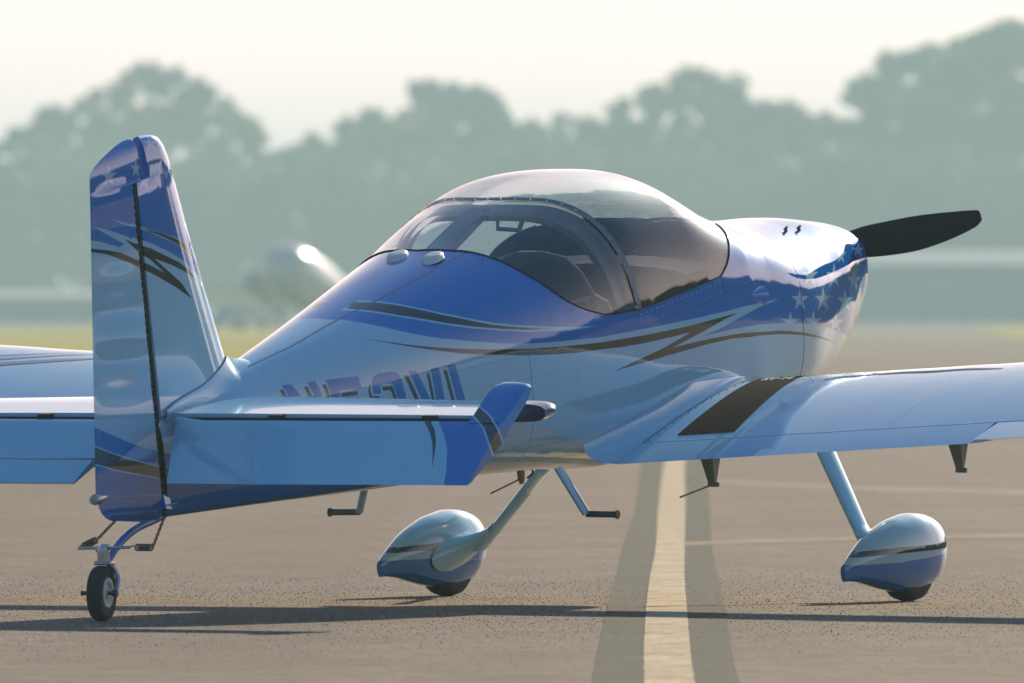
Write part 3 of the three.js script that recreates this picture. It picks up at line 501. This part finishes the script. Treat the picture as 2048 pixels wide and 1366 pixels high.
  // root fillet between the cabin side and the wing
  part('root_fairing', grid(50, 14, (u, v) => {
    const s = lerp(.02, .998, u), p1 = wingPt(s, 1, .612, .0012), x = p1[0], r = .004 + .075 * Math.min(1, u * 2.2) * Math.min(1, u * 2.2);
    const y0 = p1[1] + r, p = (() => { let lo = -1.45, hi = 1.2; for (let k = 0; k < 30; k++) { const m = (lo + hi) / 2; skin(x, m)[1] < y0 ? lo = m : hi = m; } return skin(x, lo, -.0015); })();
    const t = v, a = (1 - t) * (1 - t), b = 2 * t * (1 - t), c = t * t, zc = p[2] + .004, yc = wingPt(s, 1, zc)[1] + .006;
    return [x, a * p[1] + b * yc + c * p1[1], (a * p[2] + b * zc + c * .612) * sz];
  }, fuseUV), M.fuse);
}

// ---------------------------------------------------------------- landing gear
const CP = Math.cos(PITCH), SP = Math.sin(PITCH);
const gv = (f, h, z) => [f * CP + h * SP, -f * SP + h * CP, z];
const pT = [[-.545, .262, .196, .012], [-.50, .278, .188, .022], [-.42, .303, .166, .042], [-.32, .330, .130, .066], [-.2, .351, .088, .086], [-.08, .362, .054, .099], [.03, .360, .032, .105], [.13, .343, .028, .102], [.21, .316, .048, .088], [.27, .282, .084, .066], [.305, .250, .125, .040], [.322, .205, .185, .003]];
const pk = i => pchip(pT.map(r => r[0]), pT.map(r => r[i]));
const pU = pk(1), pL = pk(2), pW = pk(3);
for (const sz of [1, -1]) {
  const T = [.31, .66, .568], B = [.036, .20, .919];
  part('gear_leg', loft(range(0, 1, 10).map(u => { const c = lerp(.070, .056, u), t = lerp(.024, .018, u), x = lerp(T[0], B[0], u), y = lerp(T[1], B[1], u), z = lerp(T[2], B[2], u);
    return range(0, 1, 23).map(q => { const a = q * 2 * Math.PI, ca = Math.cos(a), sa = Math.sin(a); return [x + ca * c, y + sa * t * .6, (z + sa * t * .8) * sz]; }); })), M.leg);
  const xs = [-.545, -.535, -.52, -.5, ...range(-.46, .25, 22), .27, .285, .297, .307, .314, .319, .322];
  const pant = part('wheel_fairing', loft(xs.map(x => { const y0 = pL(x), y1 = pU(x), cy = (y0 + y1) / 2, w = pW(x); return range(0, 1, 39).map(q => { const a = q * 2 * Math.PI, n = 2.3, c = Math.cos(a), s = Math.sin(a), r = Math.pow(Math.abs(c) ** n + Math.abs(s) ** n, -1 / n); return [x, cy + (y1 - y0) / 2 * r * s, (1.087 * sz) + w * r * c]; }); }), pantUV, true, .6), M.pant);
  mesh('leg_cuff', loft([[1.0, -.03, .200, .22, .075], [.985, -.02, .205, .19, .066], [.965, .000, .213, .145, .053], [.94, .022, .224, .100, .043], [.915, .043, .236, .074, .036], [.885, .064, .254, .068, .031], [.862, .080, .276, .066, .029]].map(([z, cx, cy, rx, ry]) => range(0, 1, 27).map(q => { const a = q * 2 * Math.PI; return [cx + Math.cos(a) * rx, cy + Math.sin(a) * ry, z * sz]; })), null, false, .9), M.leg, pant);
  mesh('screws', [[-.1, .215], [-.03, .222], [.05, .24]].map(([x, y], i) => new THREE.SphereGeometry(.005, 8, 6).translate(x, y, (.978 - i * .018) * sz)), M.steel, pant).userData.kind = 'stuff';
  const ty = part('main_tyre', new THREE.LatheGeometry([[.07, -.055], [.11, -.062], [.15, -.06], [.170, -.046], [.178, -.02], [.178, .02], [.170, .046], [.15, .06], [.11, .062], [.07, .055]].map(p => new THREE.Vector2(...p)), 48).rotateX(Math.PI / 2).translate(...gv(0, .178, 1.087 * sz)), M.rubber);
  // boarding step
  const a = [-1.685, .905, .435 * sz], b = [-1.645, .705, .525 * sz], c2 = [-1.643, .703, .665 * sz];
  const stp = part('boarding_step', loft([a, b].map(p => range(0, 1, 15).map(q => { const t = q * 2 * Math.PI; return [p[0] + Math.cos(t) * .026, p[1] + Math.sin(t) * .004, p[2] + Math.sin(t) * .013 * sz]; }))), M.pearl);
  mesh('step_tread', [rod(b, c2, .013), new THREE.CylinderGeometry(.018, .018, .008, 16).rotateX(Math.PI / 2).translate(...c2)], M.darksteel, stp);
}
part('drain_mast', loft([[.80, .022, .016], [.765, .020, .014], [.738, .012, .010]].map(([y, a, b]) => range(0, 1, 15).map(q => { const t = q * 2 * Math.PI; return [-1.214 + Math.cos(t) * a, y, Math.sin(t) * b]; }))), M.olive);
part('whip_antenna', [rod([-1.2, .76, 0], [-1.478, .752, 0], .0035), tube([[-1.16, .80, .02], [-1.15, .77, .02], [-1.18, .755, .01]], .005, 12, 8)], M.darksteel);
// tailwheel, in axes that stand on the ground
const tw = new THREE.Group(); tw.name = 'tailwheel'; tw.rotation.z = -PITCH; tw.position.set(...gv(-4.735, 0, 0)); plane.add(tw);
{
  const yaw = g => g.translate(-.025, 0, 0).rotateY(.19).translate(.025, 0, 0);
  mesh('tyre', yaw(new THREE.LatheGeometry([[.055, -.026], [.085, -.030], [.099, -.028], [.106, -.018], [.107, -.004], [.1055, -.003], [.1055, .003], [.107, .004], [.106, .018], [.099, .028], [.085, .030], [.055, .026]].map(p => new THREE.Vector2(...p)), 48).rotateX(Math.PI / 2).translate(0, .1068, 0)), M.rubber, tw);
  mesh('rim', yaw(new THREE.LatheGeometry([[.012, .027], [.02, .027], [.03, .018], [.042, .018], [.046, .0285], [.062, .0285], [.062, -.0285], [.046, -.0285], [.042, -.018], [.012, -.025]].map(p => new THREE.Vector2(...p)), 40).rotateX(Math.PI / 2).translate(0, .1068, 0)), M.white, tw);
  mesh('hub', yaw(new THREE.CylinderGeometry(.018, .018, .06, 24).rotateX(Math.PI / 2).translate(0, .1068, 0)), M.steel, tw);
  mesh('axle', yaw(merge([rod([0, .1068, -.075], [0, .1068, .062], .008), rod([0, .1068, .046], [0, .1068, .066], .0135, .0135, 6), rod([0, .1068, -.082], [0, .1068, -.058], .011, .005)])), M.darksteel, tw);
  mesh('fork', yaw(merge([tube([[.03, .225, .012], [.045, .200, .036], [.05, .17, .050], [.035, .135, .052], [.005, .107, .052]], .010, 20, 10), box(-.012, .045, .215, .228, -.03, .042, .006)])), M.steel, tw);
  mesh('pivot_housing', [rod([.023, .226, 0], [.023, .268, 0], .024, .024, 24), rod([.023, .268, 0], [.023, .29, 0], .026, .022, 24), rod([.023, .288, 0], [.023, .298, 0], .012, .010, 6), rod([.023, .226, 0], [.023, .233, 0], .034, .034, 24)], M.steel, tw);
  mesh('steering_arm', [rod([.023, .279, -.112], [.023, .285, .118], .006), rod([.023, .276, -.03], [.023, .287, .03], .012)], M.steel, tw);
}
part('tail_spring', [tube([[-3.98, 1.222, 0], [-4.132, 1.204, 0], [-4.33, 1.196, 0], [-4.453, 1.166, 0], [-4.556, 1.118, 0]], .0155, 32, 14)], M.blue);
const coil = (a, b, r, n, wr) => { const A = V3(...a), B = V3(...b), d = B.clone().sub(A), u = d.clone().normalize(), p = V3(0, 0, 1).cross(u).normalize(), q = u.clone().cross(p), L = []; for (let i = 0; i <= n * 12; i++) { const t = i / (n * 12), an = t * n * 2 * Math.PI; L.push(A.clone().addScaledVector(d, t).addScaledVector(p, Math.cos(an) * r).addScaledVector(q, Math.sin(an) * r).toArray()); } return tube(L, wr, n * 14, 6); };
function chain(a, b, n) { const A = V3(...a), B = V3(...b), u = B.clone().sub(A).normalize(), gs = []; for (let i = 0; i < n; i++) { const g = new THREE.TorusGeometry(.0075, .0021, 6, 12); g.scale(1.4, .8, 1); g.rotateX(i % 2 ? Math.PI / 2 : 0); g.applyQuaternion(new THREE.Quaternion().setFromUnitVectors(V3(1, 0, 0), u)); const p = A.clone().lerp(B, (i + .5) / n); g.translate(p.x, p.y, p.z); gs.push(g); } return gs; }
const armR = gv(-4.712, .285, .118), armL = gv(-4.712, .279, -.112);
const JR = [-4.40, 1.142, .118], JL = [-4.47, 1.185, -.088], HR = [-4.165, 1.245, .062], HL = [-4.25, 1.27, -.062];
for (const [A, J, Hn] of [[armR, JR, HR], [armL, JL, HL]]) {
  const a = A.map((v, i) => lerp(v, J[i], .28)), b = A.map((v, i) => lerp(v, J[i], .96));
  part('steering_spring', [coil(a, b, .0125, 9, .0024), tube([A, A.map((v, i) => lerp(v, J[i], .15) + (i === 1 ? .007 : 0)), a], .0024, 10, 6)], M.darksteel);
  part('steering_chain', chain(J, Hn, 16), M.darksteel);
}
part('rudder_horn', [loft([[-4.185, 1.25, .07], [-4.14, 1.30, .035]].map(([x, y, w]) => [[x, y, w], [x + .045, y - .01, w], [x + .045, y - .01, -w], [x, y, -w]])), rod(HR, [-4.10, 1.25, .07], .003), rod([-4.18, 1.262, .062], [-4.09, 1.255, .066], .0028)], M.blue);
// propeller
const PX = 1.50, PY = 1.18;
const prop = part('propeller', new THREE.LatheGeometry([[0, .27], [.03, .262], [.06, .235], [.09, .185], [.11, .12], [.122, .05], [.125, 0], [.12, -.004], [0, -.004]].map(p => new THREE.Vector2(...p)), 48).rotateZ(-Math.PI / 2).translate(PX - .028, PY, 0), M.blue);
{
  const zk = [.10, .24, .336, .50, .651, .761, .791, .808, .815], yu = pchip(zk, [1.245, 1.288, 1.306, 1.333, 1.349, 1.358, 1.3595, 1.352, 1.328]), yl = pchip(zk, [1.130, 1.164, 1.170, 1.190, 1.232, 1.276, 1.291, 1.304, 1.315]);
  const rings = [...range(.08, .79, 24), .798, .806, .812, .815].map(z => { const a = yu(z), b = yl(z), t = lerp(.020, .006, z / .815), m = (a + b) / 2; return range(0, 1, 17).map(q => { const an = q * 2 * Math.PI, c = Math.cos(an), s = Math.sin(an), y = m + (a - b) / 2 * c; return [PX + s * t + (y - m) * lerp(.7, .3, z), y, z]; }); });
  for (const k of [0, 1]) { const g = loft(rings); if (k) { g.translate(-PX, -PY, 0); g.rotateX(Math.PI); g.translate(PX, PY, 0); } mesh('blade', g, M.prop, prop); }
}
// ---------------------------------------------------------------- ground
function noiseTex(n, fn) { const d = new Uint8Array(n * n * 4); for (let i = 0; i < n * n; i++) { const q = fn(i % n, Math.floor(i / n)); d[i * 4] = q[0]; d[i * 4 + 1] = q[1]; d[i * 4 + 2] = q[2]; d[i * 4 + 3] = 255; } const t = new THREE.DataTexture(d, n, n); t.wrapS = t.wrapT = THREE.RepeatWrapping; t.magFilter = THREE.LinearFilter; t.minFilter = THREE.LinearMipmapLinearFilter; t.generateMipmaps = true; t.anisotropy = 16; t.needsUpdate = true; return t; }
const lattice = (n, s) => { seed = s; const L = Array.from({ length: n * n }, rnd); return (u, v) => { const x = u * n, y = v * n, i = Math.floor(x), j = Math.floor(y), a = x - i, b = y - j, q = t => t * t * (3 - 2 * t), at = (p, r) => L[((r % n) + n) % n * n + ((p % n) + n) % n]; return lerp(lerp(at(i, j), at(i + 1, j), q(a)), lerp(at(i, j + 1), at(i + 1, j + 1), q(a)), q(b)); }; };
const N1 = lattice(12, 3), N2 = lattice(48, 4), N3 = lattice(160, 5);
seed = 99;
const aspMap = noiseTex(1024, (x, y) => {
  const u = x / 1024, v = y / 1024, r = rnd(); let q = .82 + .13 * (N1(u, v) - .5) + .14 * (N2(u, v) - .5) + .22 * (N3(u, v) - .5) + .42 * (r - .5);
  if (r > .985) q += .45; if (r < .03) q -= .25;
  q = Math.max(.1, Math.min(1.25, q)); return [Math.min(255, 195 * q), Math.min(255, 193 * q), Math.min(255, 188 * q)];
});
aspMap.colorSpace = THREE.SRGBColorSpace;
seed = 51;
const aspBump = noiseTex(1024, (x, y) => { const u = x / 1024, v = y / 1024, q = 90 + 90 * N3(u, v) + 70 * rnd(); return [q, q, q]; });
const aspMat = new THREE.MeshPhysicalMaterial({ specularIntensity: .12,  color: lin(.385, .332, .294), map: aspMap, bumpMap: aspBump, bumpScale: .0035, roughness: .82, vertexColors: true });
const low = lattice(64, 21);
function sheet(xs, zs, y, tone, tile = 3.1) {
  const p = [], uv = [], c = [], ix = [], n = xs.length;
  zs.forEach(z => xs.forEach(x => { p.push(x, y, z); uv.push(x / tile, -z / tile); c.push(...tone(x, z)); }));
  for (let j = 0; j < zs.length - 1; j++) for (let i = 0; i < n - 1; i++) { const a = j * n + i; ix.push(a, a + 1, a + n, a + 1, a + n + 1, a + n); }
  const g = new THREE.BufferGeometry(); g.setAttribute('position', new THREE.Float32BufferAttribute(p, 3)); g.setAttribute('uv', new THREE.Float32BufferAttribute(uv, 2)); g.setAttribute('color', new THREE.Float32BufferAttribute(c, 3)); g.setIndex(ix); g.computeVertexNormals();
  return g;
}
const gx = [-520, -300, -80, -30, ...range(-12, 12, 96), 30, 80, 300, 520], gz = [...range(-36, -100, 128), ...range(-104, -200, 24), -260, -400, -700, -1200, -1700, -2600].reverse();
const ground = mesh('taxiway', sheet([...gx], [...gz, -20, 30, 200, 600].map(z => z), 0, (x, z) => {
  const dirt = Math.exp(-Math.pow((z + 56.6 + .25 * Math.sin(x * 1.3)) / 1.3, 2)) * (.6 + .8 * low(x / 9 + .5, z / 9));
  const q = .93 + .16 * (low(x / 60 + .3, z / 160) - .5) + .14 * (low(x / 23, z / 50 + .2) - .5); return [q * (1 + .10 * dirt), q * (1 + .01 * dirt), q * (1 - .16 * dirt)];
}), aspMat);
ground.material.side = THREE.DoubleSide; tag(ground, 'worn pale tan asphalt taxiway', null, null, 'structure');
const strip = (name, L, R, y, mat, label) => { const g = grid(L.length - 1, 8, (u, v, i) => { const a = L[i], b = R[i]; return [lerp(a[0], b[0], v), y, lerp(a[1], b[1], v)]; }, q => [q[0] / 3.1, -q[2] / 3.1]); const m = mesh(name, g, mat); tag(m, label, null, null, 'structure'); return m; };
const dense = (L, n = 400) => { const f = pchip(L.map(p => -p[1]), L.map(p => p[0])); return range(-L[0][1], -L[L.length - 1][1], n).map(d => [f(d), -d]); };
const cl = dense([[.34, -30], [.427, -44.25], [.535, -54.84], [.629, -62.41], [.718, -68.78], [.877, -82.53], [1.19, -107.54], [2.5, -200]], 500);
const cr = dense([[.50, -30], [.59, -44.25], [.699, -54.84], [.784, -62.41], [.864, -68.78], [1.042, -82.53], [1.354, -107.54], [2.67, -200]], 500);
const dl = dense([[.12, -30], [.258, -44.25], [.377, -54.84], [.475, -62.41], [.553, -68.78], [.739, -82.53], [1.02, -107.54], [2.3, -200]], 500);
const dr = dense([[.65, -30], [.733, -44.25], [.854, -54.84], [.934, -62.41], [1.004, -68.78], [1.19, -82.53], [1.519, -107.54], [2.9, -200]], 500);
seed = 5;
const jig = (L, a) => L.map(p => [p[0] + a * (rnd() - .5), p[1]]);
const mark = (r, g, b, rough = .8) => new THREE.MeshPhysicalMaterial({ specularIntensity: .12, color: lin(r, g, b), map: aspMap, bumpMap: aspBump, bumpScale: .002, roughness: rough, side: THREE.DoubleSide });
strip('centreline_border', jig(dl, .004), jig(dr, .004), .0015, mark(.11, .135, .128), 'faded dark grey border band under the taxiway centreline');
strip('centreline', jig(cl, .003), jig(cr, .003), .003, mark(1, .86, .63), 'cream yellow painted taxiway centreline running under the aeroplane');
strip('painted_line', [[1.15, -98.6], [2.275, -94.0], [9, -80]], [[1.15, -95.8], [2.275, -91.3], [9, -77.5]], .0015, mark(.54, .48, .37), 'pale far painted line crossing behind the right wheel');
strip('painted_line', [[.86, -71.0], [1.774, -72.6], [12, -83]], [[.86, -70.1], [1.774, -71.6], [12, -82]], .0018, mark(.58, .50, .36), 'pale near painted line crossing behind the right wheel fairing');
const grassMat = new THREE.MeshPhysicalMaterial({ specularIntensity: .1,  color: lin(.27, .245, .035), roughness: 1, side: THREE.DoubleSide });
{
  const g = sheet([-515, ...range(-120, -4.0, 40)], range(-235, -960, 24).reverse(), .02, (x, z) => { const q = .75 + .5 * low(x / 40 + .5, z / 300 + .1); return [q, q, q]; });
  const m = mesh('grass', g, Object.assign(grassMat.clone(), { vertexColors: true })); tag(m, 'sunlit yellow green mown grass beyond the taxiway on the left', null, null, 'stuff');
  const g2 = grid(2, 8, (u, v) => [lerp(lerp(20.3, 36, v), 515, u), .02, -lerp(560, 1080, v)]);
  const m2 = mesh('grass', g2, grassMat); tag(m2, 'distant wedge of yellow green grass at the right edge', null, null, 'stuff');
}
{
  // loose grit and coarse aggregate standing out of the surface where the eye can see it
  seed = 404;
  const n = 42000, stone = new THREE.IcosahedronGeometry(1, 0), gm = new THREE.MeshPhysicalMaterial({ color: 0xffffff, roughness: .8, specularIntensity: .3 });
  const im = new THREE.InstancedMesh(stone, gm, n), m4 = new THREE.Matrix4(), q = new THREE.Quaternion(), e = new THREE.Euler(), c = new THREE.Color();
  for (let i = 0; i < n; i++) {
    const z = -56 + 5.5 * (rnd() + rnd() + rnd() - 1.5) * 1.4, x = -z * rr(-.0385, .0385), s = .0009 + .0024 * Math.pow(rnd(), 4); e.set(rr(0, 6), rr(0, 6), rr(0, 6)); q.setFromEuler(e);
    im.setMatrixAt(i, m4.compose(V3(x, s * .05, z), q, V3(s * rr(.8, 1.6), s * rr(.6, .9), s * rr(.8, 1.6))));
    const k = rr(.5, 1.5); im.setColorAt(i, c.setRGB(.5 * k, .43 * k, .37 * k));
  }
  im.name = numbered('grit'); im.castShadow = im.receiveShadow = true; scene.add(im); tag(im, 'loose grit and coarse aggregate on the asphalt', 'gravel', null, 'stuff');
}
// ---------------------------------------------------------------- far background
const leafMat = new THREE.MeshPhysicalMaterial({ color: lin(.055, .085, .04), roughness: 1, transmission: .45, thickness: 0, specularIntensity: .2, side: THREE.DoubleSide });
const leafMat2 = Object.assign(leafMat.clone(), { color: lin(.07, .095, .035) });
const barkMat = new THREE.MeshStandardMaterial({ color: lin(.08, .06, .045), roughness: 1 });
function leaves(n, place, size) {
  const p = [], v = V3(), q = new THREE.Quaternion(), e = new THREE.Euler();
  for (let i = 0; i < n; i++) {
    const [x, y, z] = place(i); e.set(rr(0, 6.3), rr(0, 6.3), rr(0, 6.3)); q.setFromEuler(e); const s = size * rr(.6, 1.4);
    const c = [[-s, -s * .6, 0], [s * .9, -s * .4, .1 * s], [s * .4, s * .7, 0], [-s * .6, s * .5, -.1 * s]].map(k => v.set(...k).applyQuaternion(q).toArray());
    for (const t of [0, 1, 2, 0, 2, 3]) p.push(c[t][0] + x, c[t][1] + y, c[t][2] + z);
  }
  const g = new THREE.BufferGeometry(); g.setAttribute('position', new THREE.Float32BufferAttribute(p, 3)); g.setAttribute('uv', new THREE.Float32BufferAttribute(new Float32Array(p.length / 3 * 2), 2)); g.computeVertexNormals(); return g;
}
// a tree of unit height with lobes of foliage round its limbs; open crowns let the sky through
function treeModel(kind, s) {
  seed = s; const lobes = [], open = kind === 'open';
  const nl = open ? 34 : 46;
  for (let i = 0; i < nl; i++) { const h = rr(open ? .42 : .22, .97), w = (open ? .20 : .24) * Math.sqrt(Math.max(.04, 1 - Math.pow((h - .62) / .42, 2))), a = rr(0, 6.28), d = w * Math.sqrt(rnd()); lobes.push([Math.cos(a) * d, h, Math.sin(a) * d, rr(.028, .075) * (open ? .75 : 1)]); }
  lobes.push([0, .95, 0, .06]);
  const crown = leaves(open ? 1500 : 2300, i => { const L = lobes[i % lobes.length]; let x, y, z; do { x = rr(-1, 1); y = rr(-1, 1); z = rr(-1, 1); } while (x * x + y * y + z * z > 1); return [L[0] + x * L[3], L[1] + y * L[3] * .75, L[2] + z * L[3]]; }, open ? .02 : .024);
  const trunk = [rod([0, 0, 0], [0, .9, 0], .018, .004, 8)]; for (const L of lobes.slice(0, 9)) trunk.push(rod([0, L[1] - .14, 0], [L[0], L[1], L[2]], .006, .002, 5));
  return [crown, merge(trunk)];
}
const models = [treeModel('full', 11), treeModel('open', 12), treeModel('full', 13), treeModel('open', 14), treeModel('full', 15)];
const sky_line = [ // x across, height, model, width
  [-46.5, 15.2, 0, 1], [-43, 16.8, 2, .9], [-40.5, 18.2, 1, 1], [-38, 19.5, 1, .9], [-35.6, 17.6, 3, 1.1], [-33.6, 20.6, 3, .9], [-31.8, 22.4, 1, .9], [-29.6, 22.0, 3, .95], [-27.4, 19.8, 1, 1], [-25.2, 18.6, 3, .9], [-23.4, 17.2, 1, .9], [-20.6, 15.0, 2, .8],
  [-17, 14.6, 0, .9], [-14.4, 17.0, 4, .9], [-12.2, 18.2, 2, .9], [-10, 17.4, 0, 1], [-7.4, 18.8, 4, .9], [-5.2, 20.6, 2, 1.0], [-3, 19.8, 0, .9], [-.6, 17, 4, .9], [2, 16.4, 2, 1], [4.6, 18.2, 0, 1], [7.2, 17.2, 4, .9],
  [10.2, 17.2, 2, .9], [12.2, 20.6, 3, 1.0], [15.0, 22.0, 4, .85], [17.4, 21.0, 1, .9], [19.6, 17.6, 0, .9], [22.2, 18.8, 2, 1], [24.8, 19.4, 4, 1], [27.4, 18.0, 0, 1], [30.4, 17, 2, .9],
  [33.2, 21.0, 1, .9], [35.4, 23.4, 0, .9], [37.8, 24.6, 4, 1], [40.4, 24.2, 2, 1], [43.2, 25.6, 0, 1], [46, 24.6, 4, 1], [49, 24, 2, 1]];
const ordinal = n => ['first', 'second', 'third', 'fourth', 'fifth', 'sixth', 'seventh', 'eighth', 'ninth', 'tenth', 'eleventh', 'twelfth', 'thirteenth', 'fourteenth', 'fifteenth', 'sixteenth', 'seventeenth', 'eighteenth', 'nineteenth', 'twentieth'][n - 1];
const tints = [[.05, .085, .04], [.10, .125, .045], [.045, .085, .065], [.13, .14, .05], [.07, .115, .08]].map(c => Object.assign(leafMat.clone(), { color: lin(...c) }));
const made = {};
sky_line.forEach(([x, h, m, w], i) => {
  let t = made[m];
  if (!t) { t = new THREE.Group(); mesh('crown', models[m][0], m % 2 ? leafMat2 : leafMat, t); mesh('trunk', models[m][1], barkMat, t); made[m] = t; } else t = t.clone();
  t.name = numbered('tree'); t.position.set(x * 1.24, 0, -1463 - (i * 37 % 60)); const s = h * 1.26; t.scale.set(s * w * 1.15, s, s * w * 1.15); t.rotation.y = i * 2.4; t.children[0].material = tints[(i * 7 + 3) % 5]; scene.add(t);
  const k = i < 20 ? ordinal(i + 1) + ' tree from the left' : ordinal(sky_line.length - i) + ' tree from the right';
  tag(t, (h > 21 ? 'tall ' : h < 16.5 ? 'low ' : 'mid-height ') + (m % 2 ? 'open-crowned' : 'dense') + ' hazy tree, ' + k + ' along the skyline', 'tree', 'hazy trees along the far skyline');
});
{
  seed = 77;
  const bump = lattice(40, 31);
  const wood = leaves(20000, () => { const x = rr(-170, 170), top = 13.2 + 4.5 * bump(x / 110 + .5, .3) + 1.8 * bump(x / 30 + .5, .7); return [x, Math.pow(rnd(), .8) * top, -1430 - rr(0, 25)]; }, 1.25);
  tag(mesh('woodland', wood, leafMat), 'continuous hazy mass of lower trees under the skyline', 'woodland', null, 'stuff');
  // the woods that close the airfield on its other sides
  const clump = leaves(60, () => [rr(-1.6, 1.6), rr(0, 1), rr(-1.6, 1.6)], .6), inst = [];
  const mtx = new THREE.Matrix4();
  for (let i = 0; i < 1700; i++) { const az = lerp(.17, 2 * Math.PI - .17, i / 1700), d = 215 + 25 * Math.sin(az * 3) + rr(-8, 8), top = 4 + 4.4 * bump(az * 1.7, .2) + 3 * bump(az * 9, .5); inst.push([Math.sin(az) * d, -Math.cos(az) * d - 57, top]); }
  const im = new THREE.InstancedMesh(clump, new THREE.MeshStandardMaterial({ color: lin(.03, .05, .028), roughness: 1, side: THREE.DoubleSide }), inst.length);
  inst.forEach(([x, z, t], i) => im.setMatrixAt(i, mtx.makeScale(1, t, 1).setPosition(x, 0, z)));
  im.name = numbered('woodland'); scene.add(im); tag(im, 'woods closing the airfield on the sides outside the view', 'woodland', null, 'stuff');
}
// hangars under the trees
const hangWall = new THREE.MeshStandardMaterial({ color: lin(.13, .19, .26), roughness: .7 }), hangRoof = new THREE.MeshStandardMaterial({ color: lin(.16, .20, .24), roughness: .9 }), hangDoor = new THREE.MeshStandardMaterial({ color: lin(.09, .13, .19), roughness: .7 });
for (const [x0, x1, h, z, label] of [[26.5, 70, 6.4, -1200, 'long pale blue grey hangar in the haze behind the propeller'], [-62, -32, 2.9, -1200, 'low pale grey shed in the haze left of the tail fin']]) {
  const t = new THREE.Group(); t.name = numbered('hangar'); t.position.set((x0 + x1) / 2, 0, z); scene.add(t); const w = (x1 - x0) / 2;
  mesh('wall', [box(-w, w, 0, h * .8, -10, 0, .05)], hangWall, t);
  mesh('roof', loft([[-w - .4], [w + .4]].map(([x]) => [[x, h * .8, .5], [x, h, -5], [x, h * .8, -10.5], [x, h * .8 - .2, -10.5], [x, h * .8 - .2, .5]])), hangRoof, t);
  for (let k = 0; k < 4; k++) mesh('door', box(-w + 1.5 + k * w / 2, -w + 1.5 + k * w / 2 + w * .38, 0, h * .66, -.1, .12, .04), hangDoor, t);
  tag(t, label, 'hangar');
}
// parked aircraft and a car, far out of focus
{
  const t = new THREE.Group(); t.name = numbered('parked_airplane'); t.position.set(-14.2, .6, -850); t.rotation.set(-.22, -.35, 0, 'YXZ'); t.scale.setScalar(1.2); scene.add(t);
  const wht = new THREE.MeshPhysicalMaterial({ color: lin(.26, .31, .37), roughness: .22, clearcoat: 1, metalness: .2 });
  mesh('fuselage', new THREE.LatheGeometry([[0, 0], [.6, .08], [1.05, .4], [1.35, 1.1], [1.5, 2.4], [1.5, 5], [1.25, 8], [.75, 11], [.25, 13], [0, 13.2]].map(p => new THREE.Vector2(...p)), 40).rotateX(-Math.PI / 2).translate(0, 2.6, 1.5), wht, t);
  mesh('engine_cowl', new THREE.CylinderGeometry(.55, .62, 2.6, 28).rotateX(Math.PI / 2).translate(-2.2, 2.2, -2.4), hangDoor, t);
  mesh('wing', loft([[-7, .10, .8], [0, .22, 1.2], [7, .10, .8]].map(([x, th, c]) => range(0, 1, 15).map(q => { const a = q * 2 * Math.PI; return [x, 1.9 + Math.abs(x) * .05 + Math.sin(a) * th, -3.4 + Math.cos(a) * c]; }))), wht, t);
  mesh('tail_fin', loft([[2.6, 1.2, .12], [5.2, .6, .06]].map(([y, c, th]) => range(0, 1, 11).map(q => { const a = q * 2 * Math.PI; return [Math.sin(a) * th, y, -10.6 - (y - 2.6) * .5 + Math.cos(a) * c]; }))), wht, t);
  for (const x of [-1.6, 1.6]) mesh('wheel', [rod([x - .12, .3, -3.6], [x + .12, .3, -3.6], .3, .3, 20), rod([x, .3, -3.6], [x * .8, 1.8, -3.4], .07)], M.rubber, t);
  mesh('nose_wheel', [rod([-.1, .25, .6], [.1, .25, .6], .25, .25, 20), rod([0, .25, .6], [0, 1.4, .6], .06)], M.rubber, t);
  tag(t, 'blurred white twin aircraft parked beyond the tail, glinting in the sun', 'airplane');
  const cgrp = new THREE.Group(); cgrp.name = numbered('parked_car'); cgrp.position.set(-16.7, 0, -840); cgrp.rotation.y = .9; scene.add(cgrp);
  const cpaint = new THREE.MeshPhysicalMaterial({ color: lin(.30, .33, .36), roughness: .2, clearcoat: 1 });
  const prof = (L, w) => loft([-1, 1].map(s => L.map(([x, y]) => [x, y, s * w])));
  mesh('body', prof([[-2.1, .35], [-2.15, .7], [-1.9, .95], [-.9, 1.0], [.9, 1.0], [1.9, .9], [2.15, .65], [2.1, .35]], .85), cpaint, cgrp);
  mesh('cabin', prof([[-1.5, .98], [-.9, 1.45], [.35, 1.47], [1.1, .98]], .72), new THREE.MeshPhysicalMaterial({ color: lin(.03, .035, .04), roughness: .06, clearcoat: 1 }), cgrp);
  for (const x of [-1.35, 1.35]) for (const z of [-.78, .78]) mesh('wheel', rod([x, .32, z - .1], [x, .32, z + .1], .32, .32, 20), M.rubber, cgrp);
  tag(cgrp, 'small blurred grey car glinting left of the parked aircraft', 'car');
}
renderer.render(scene, camera);
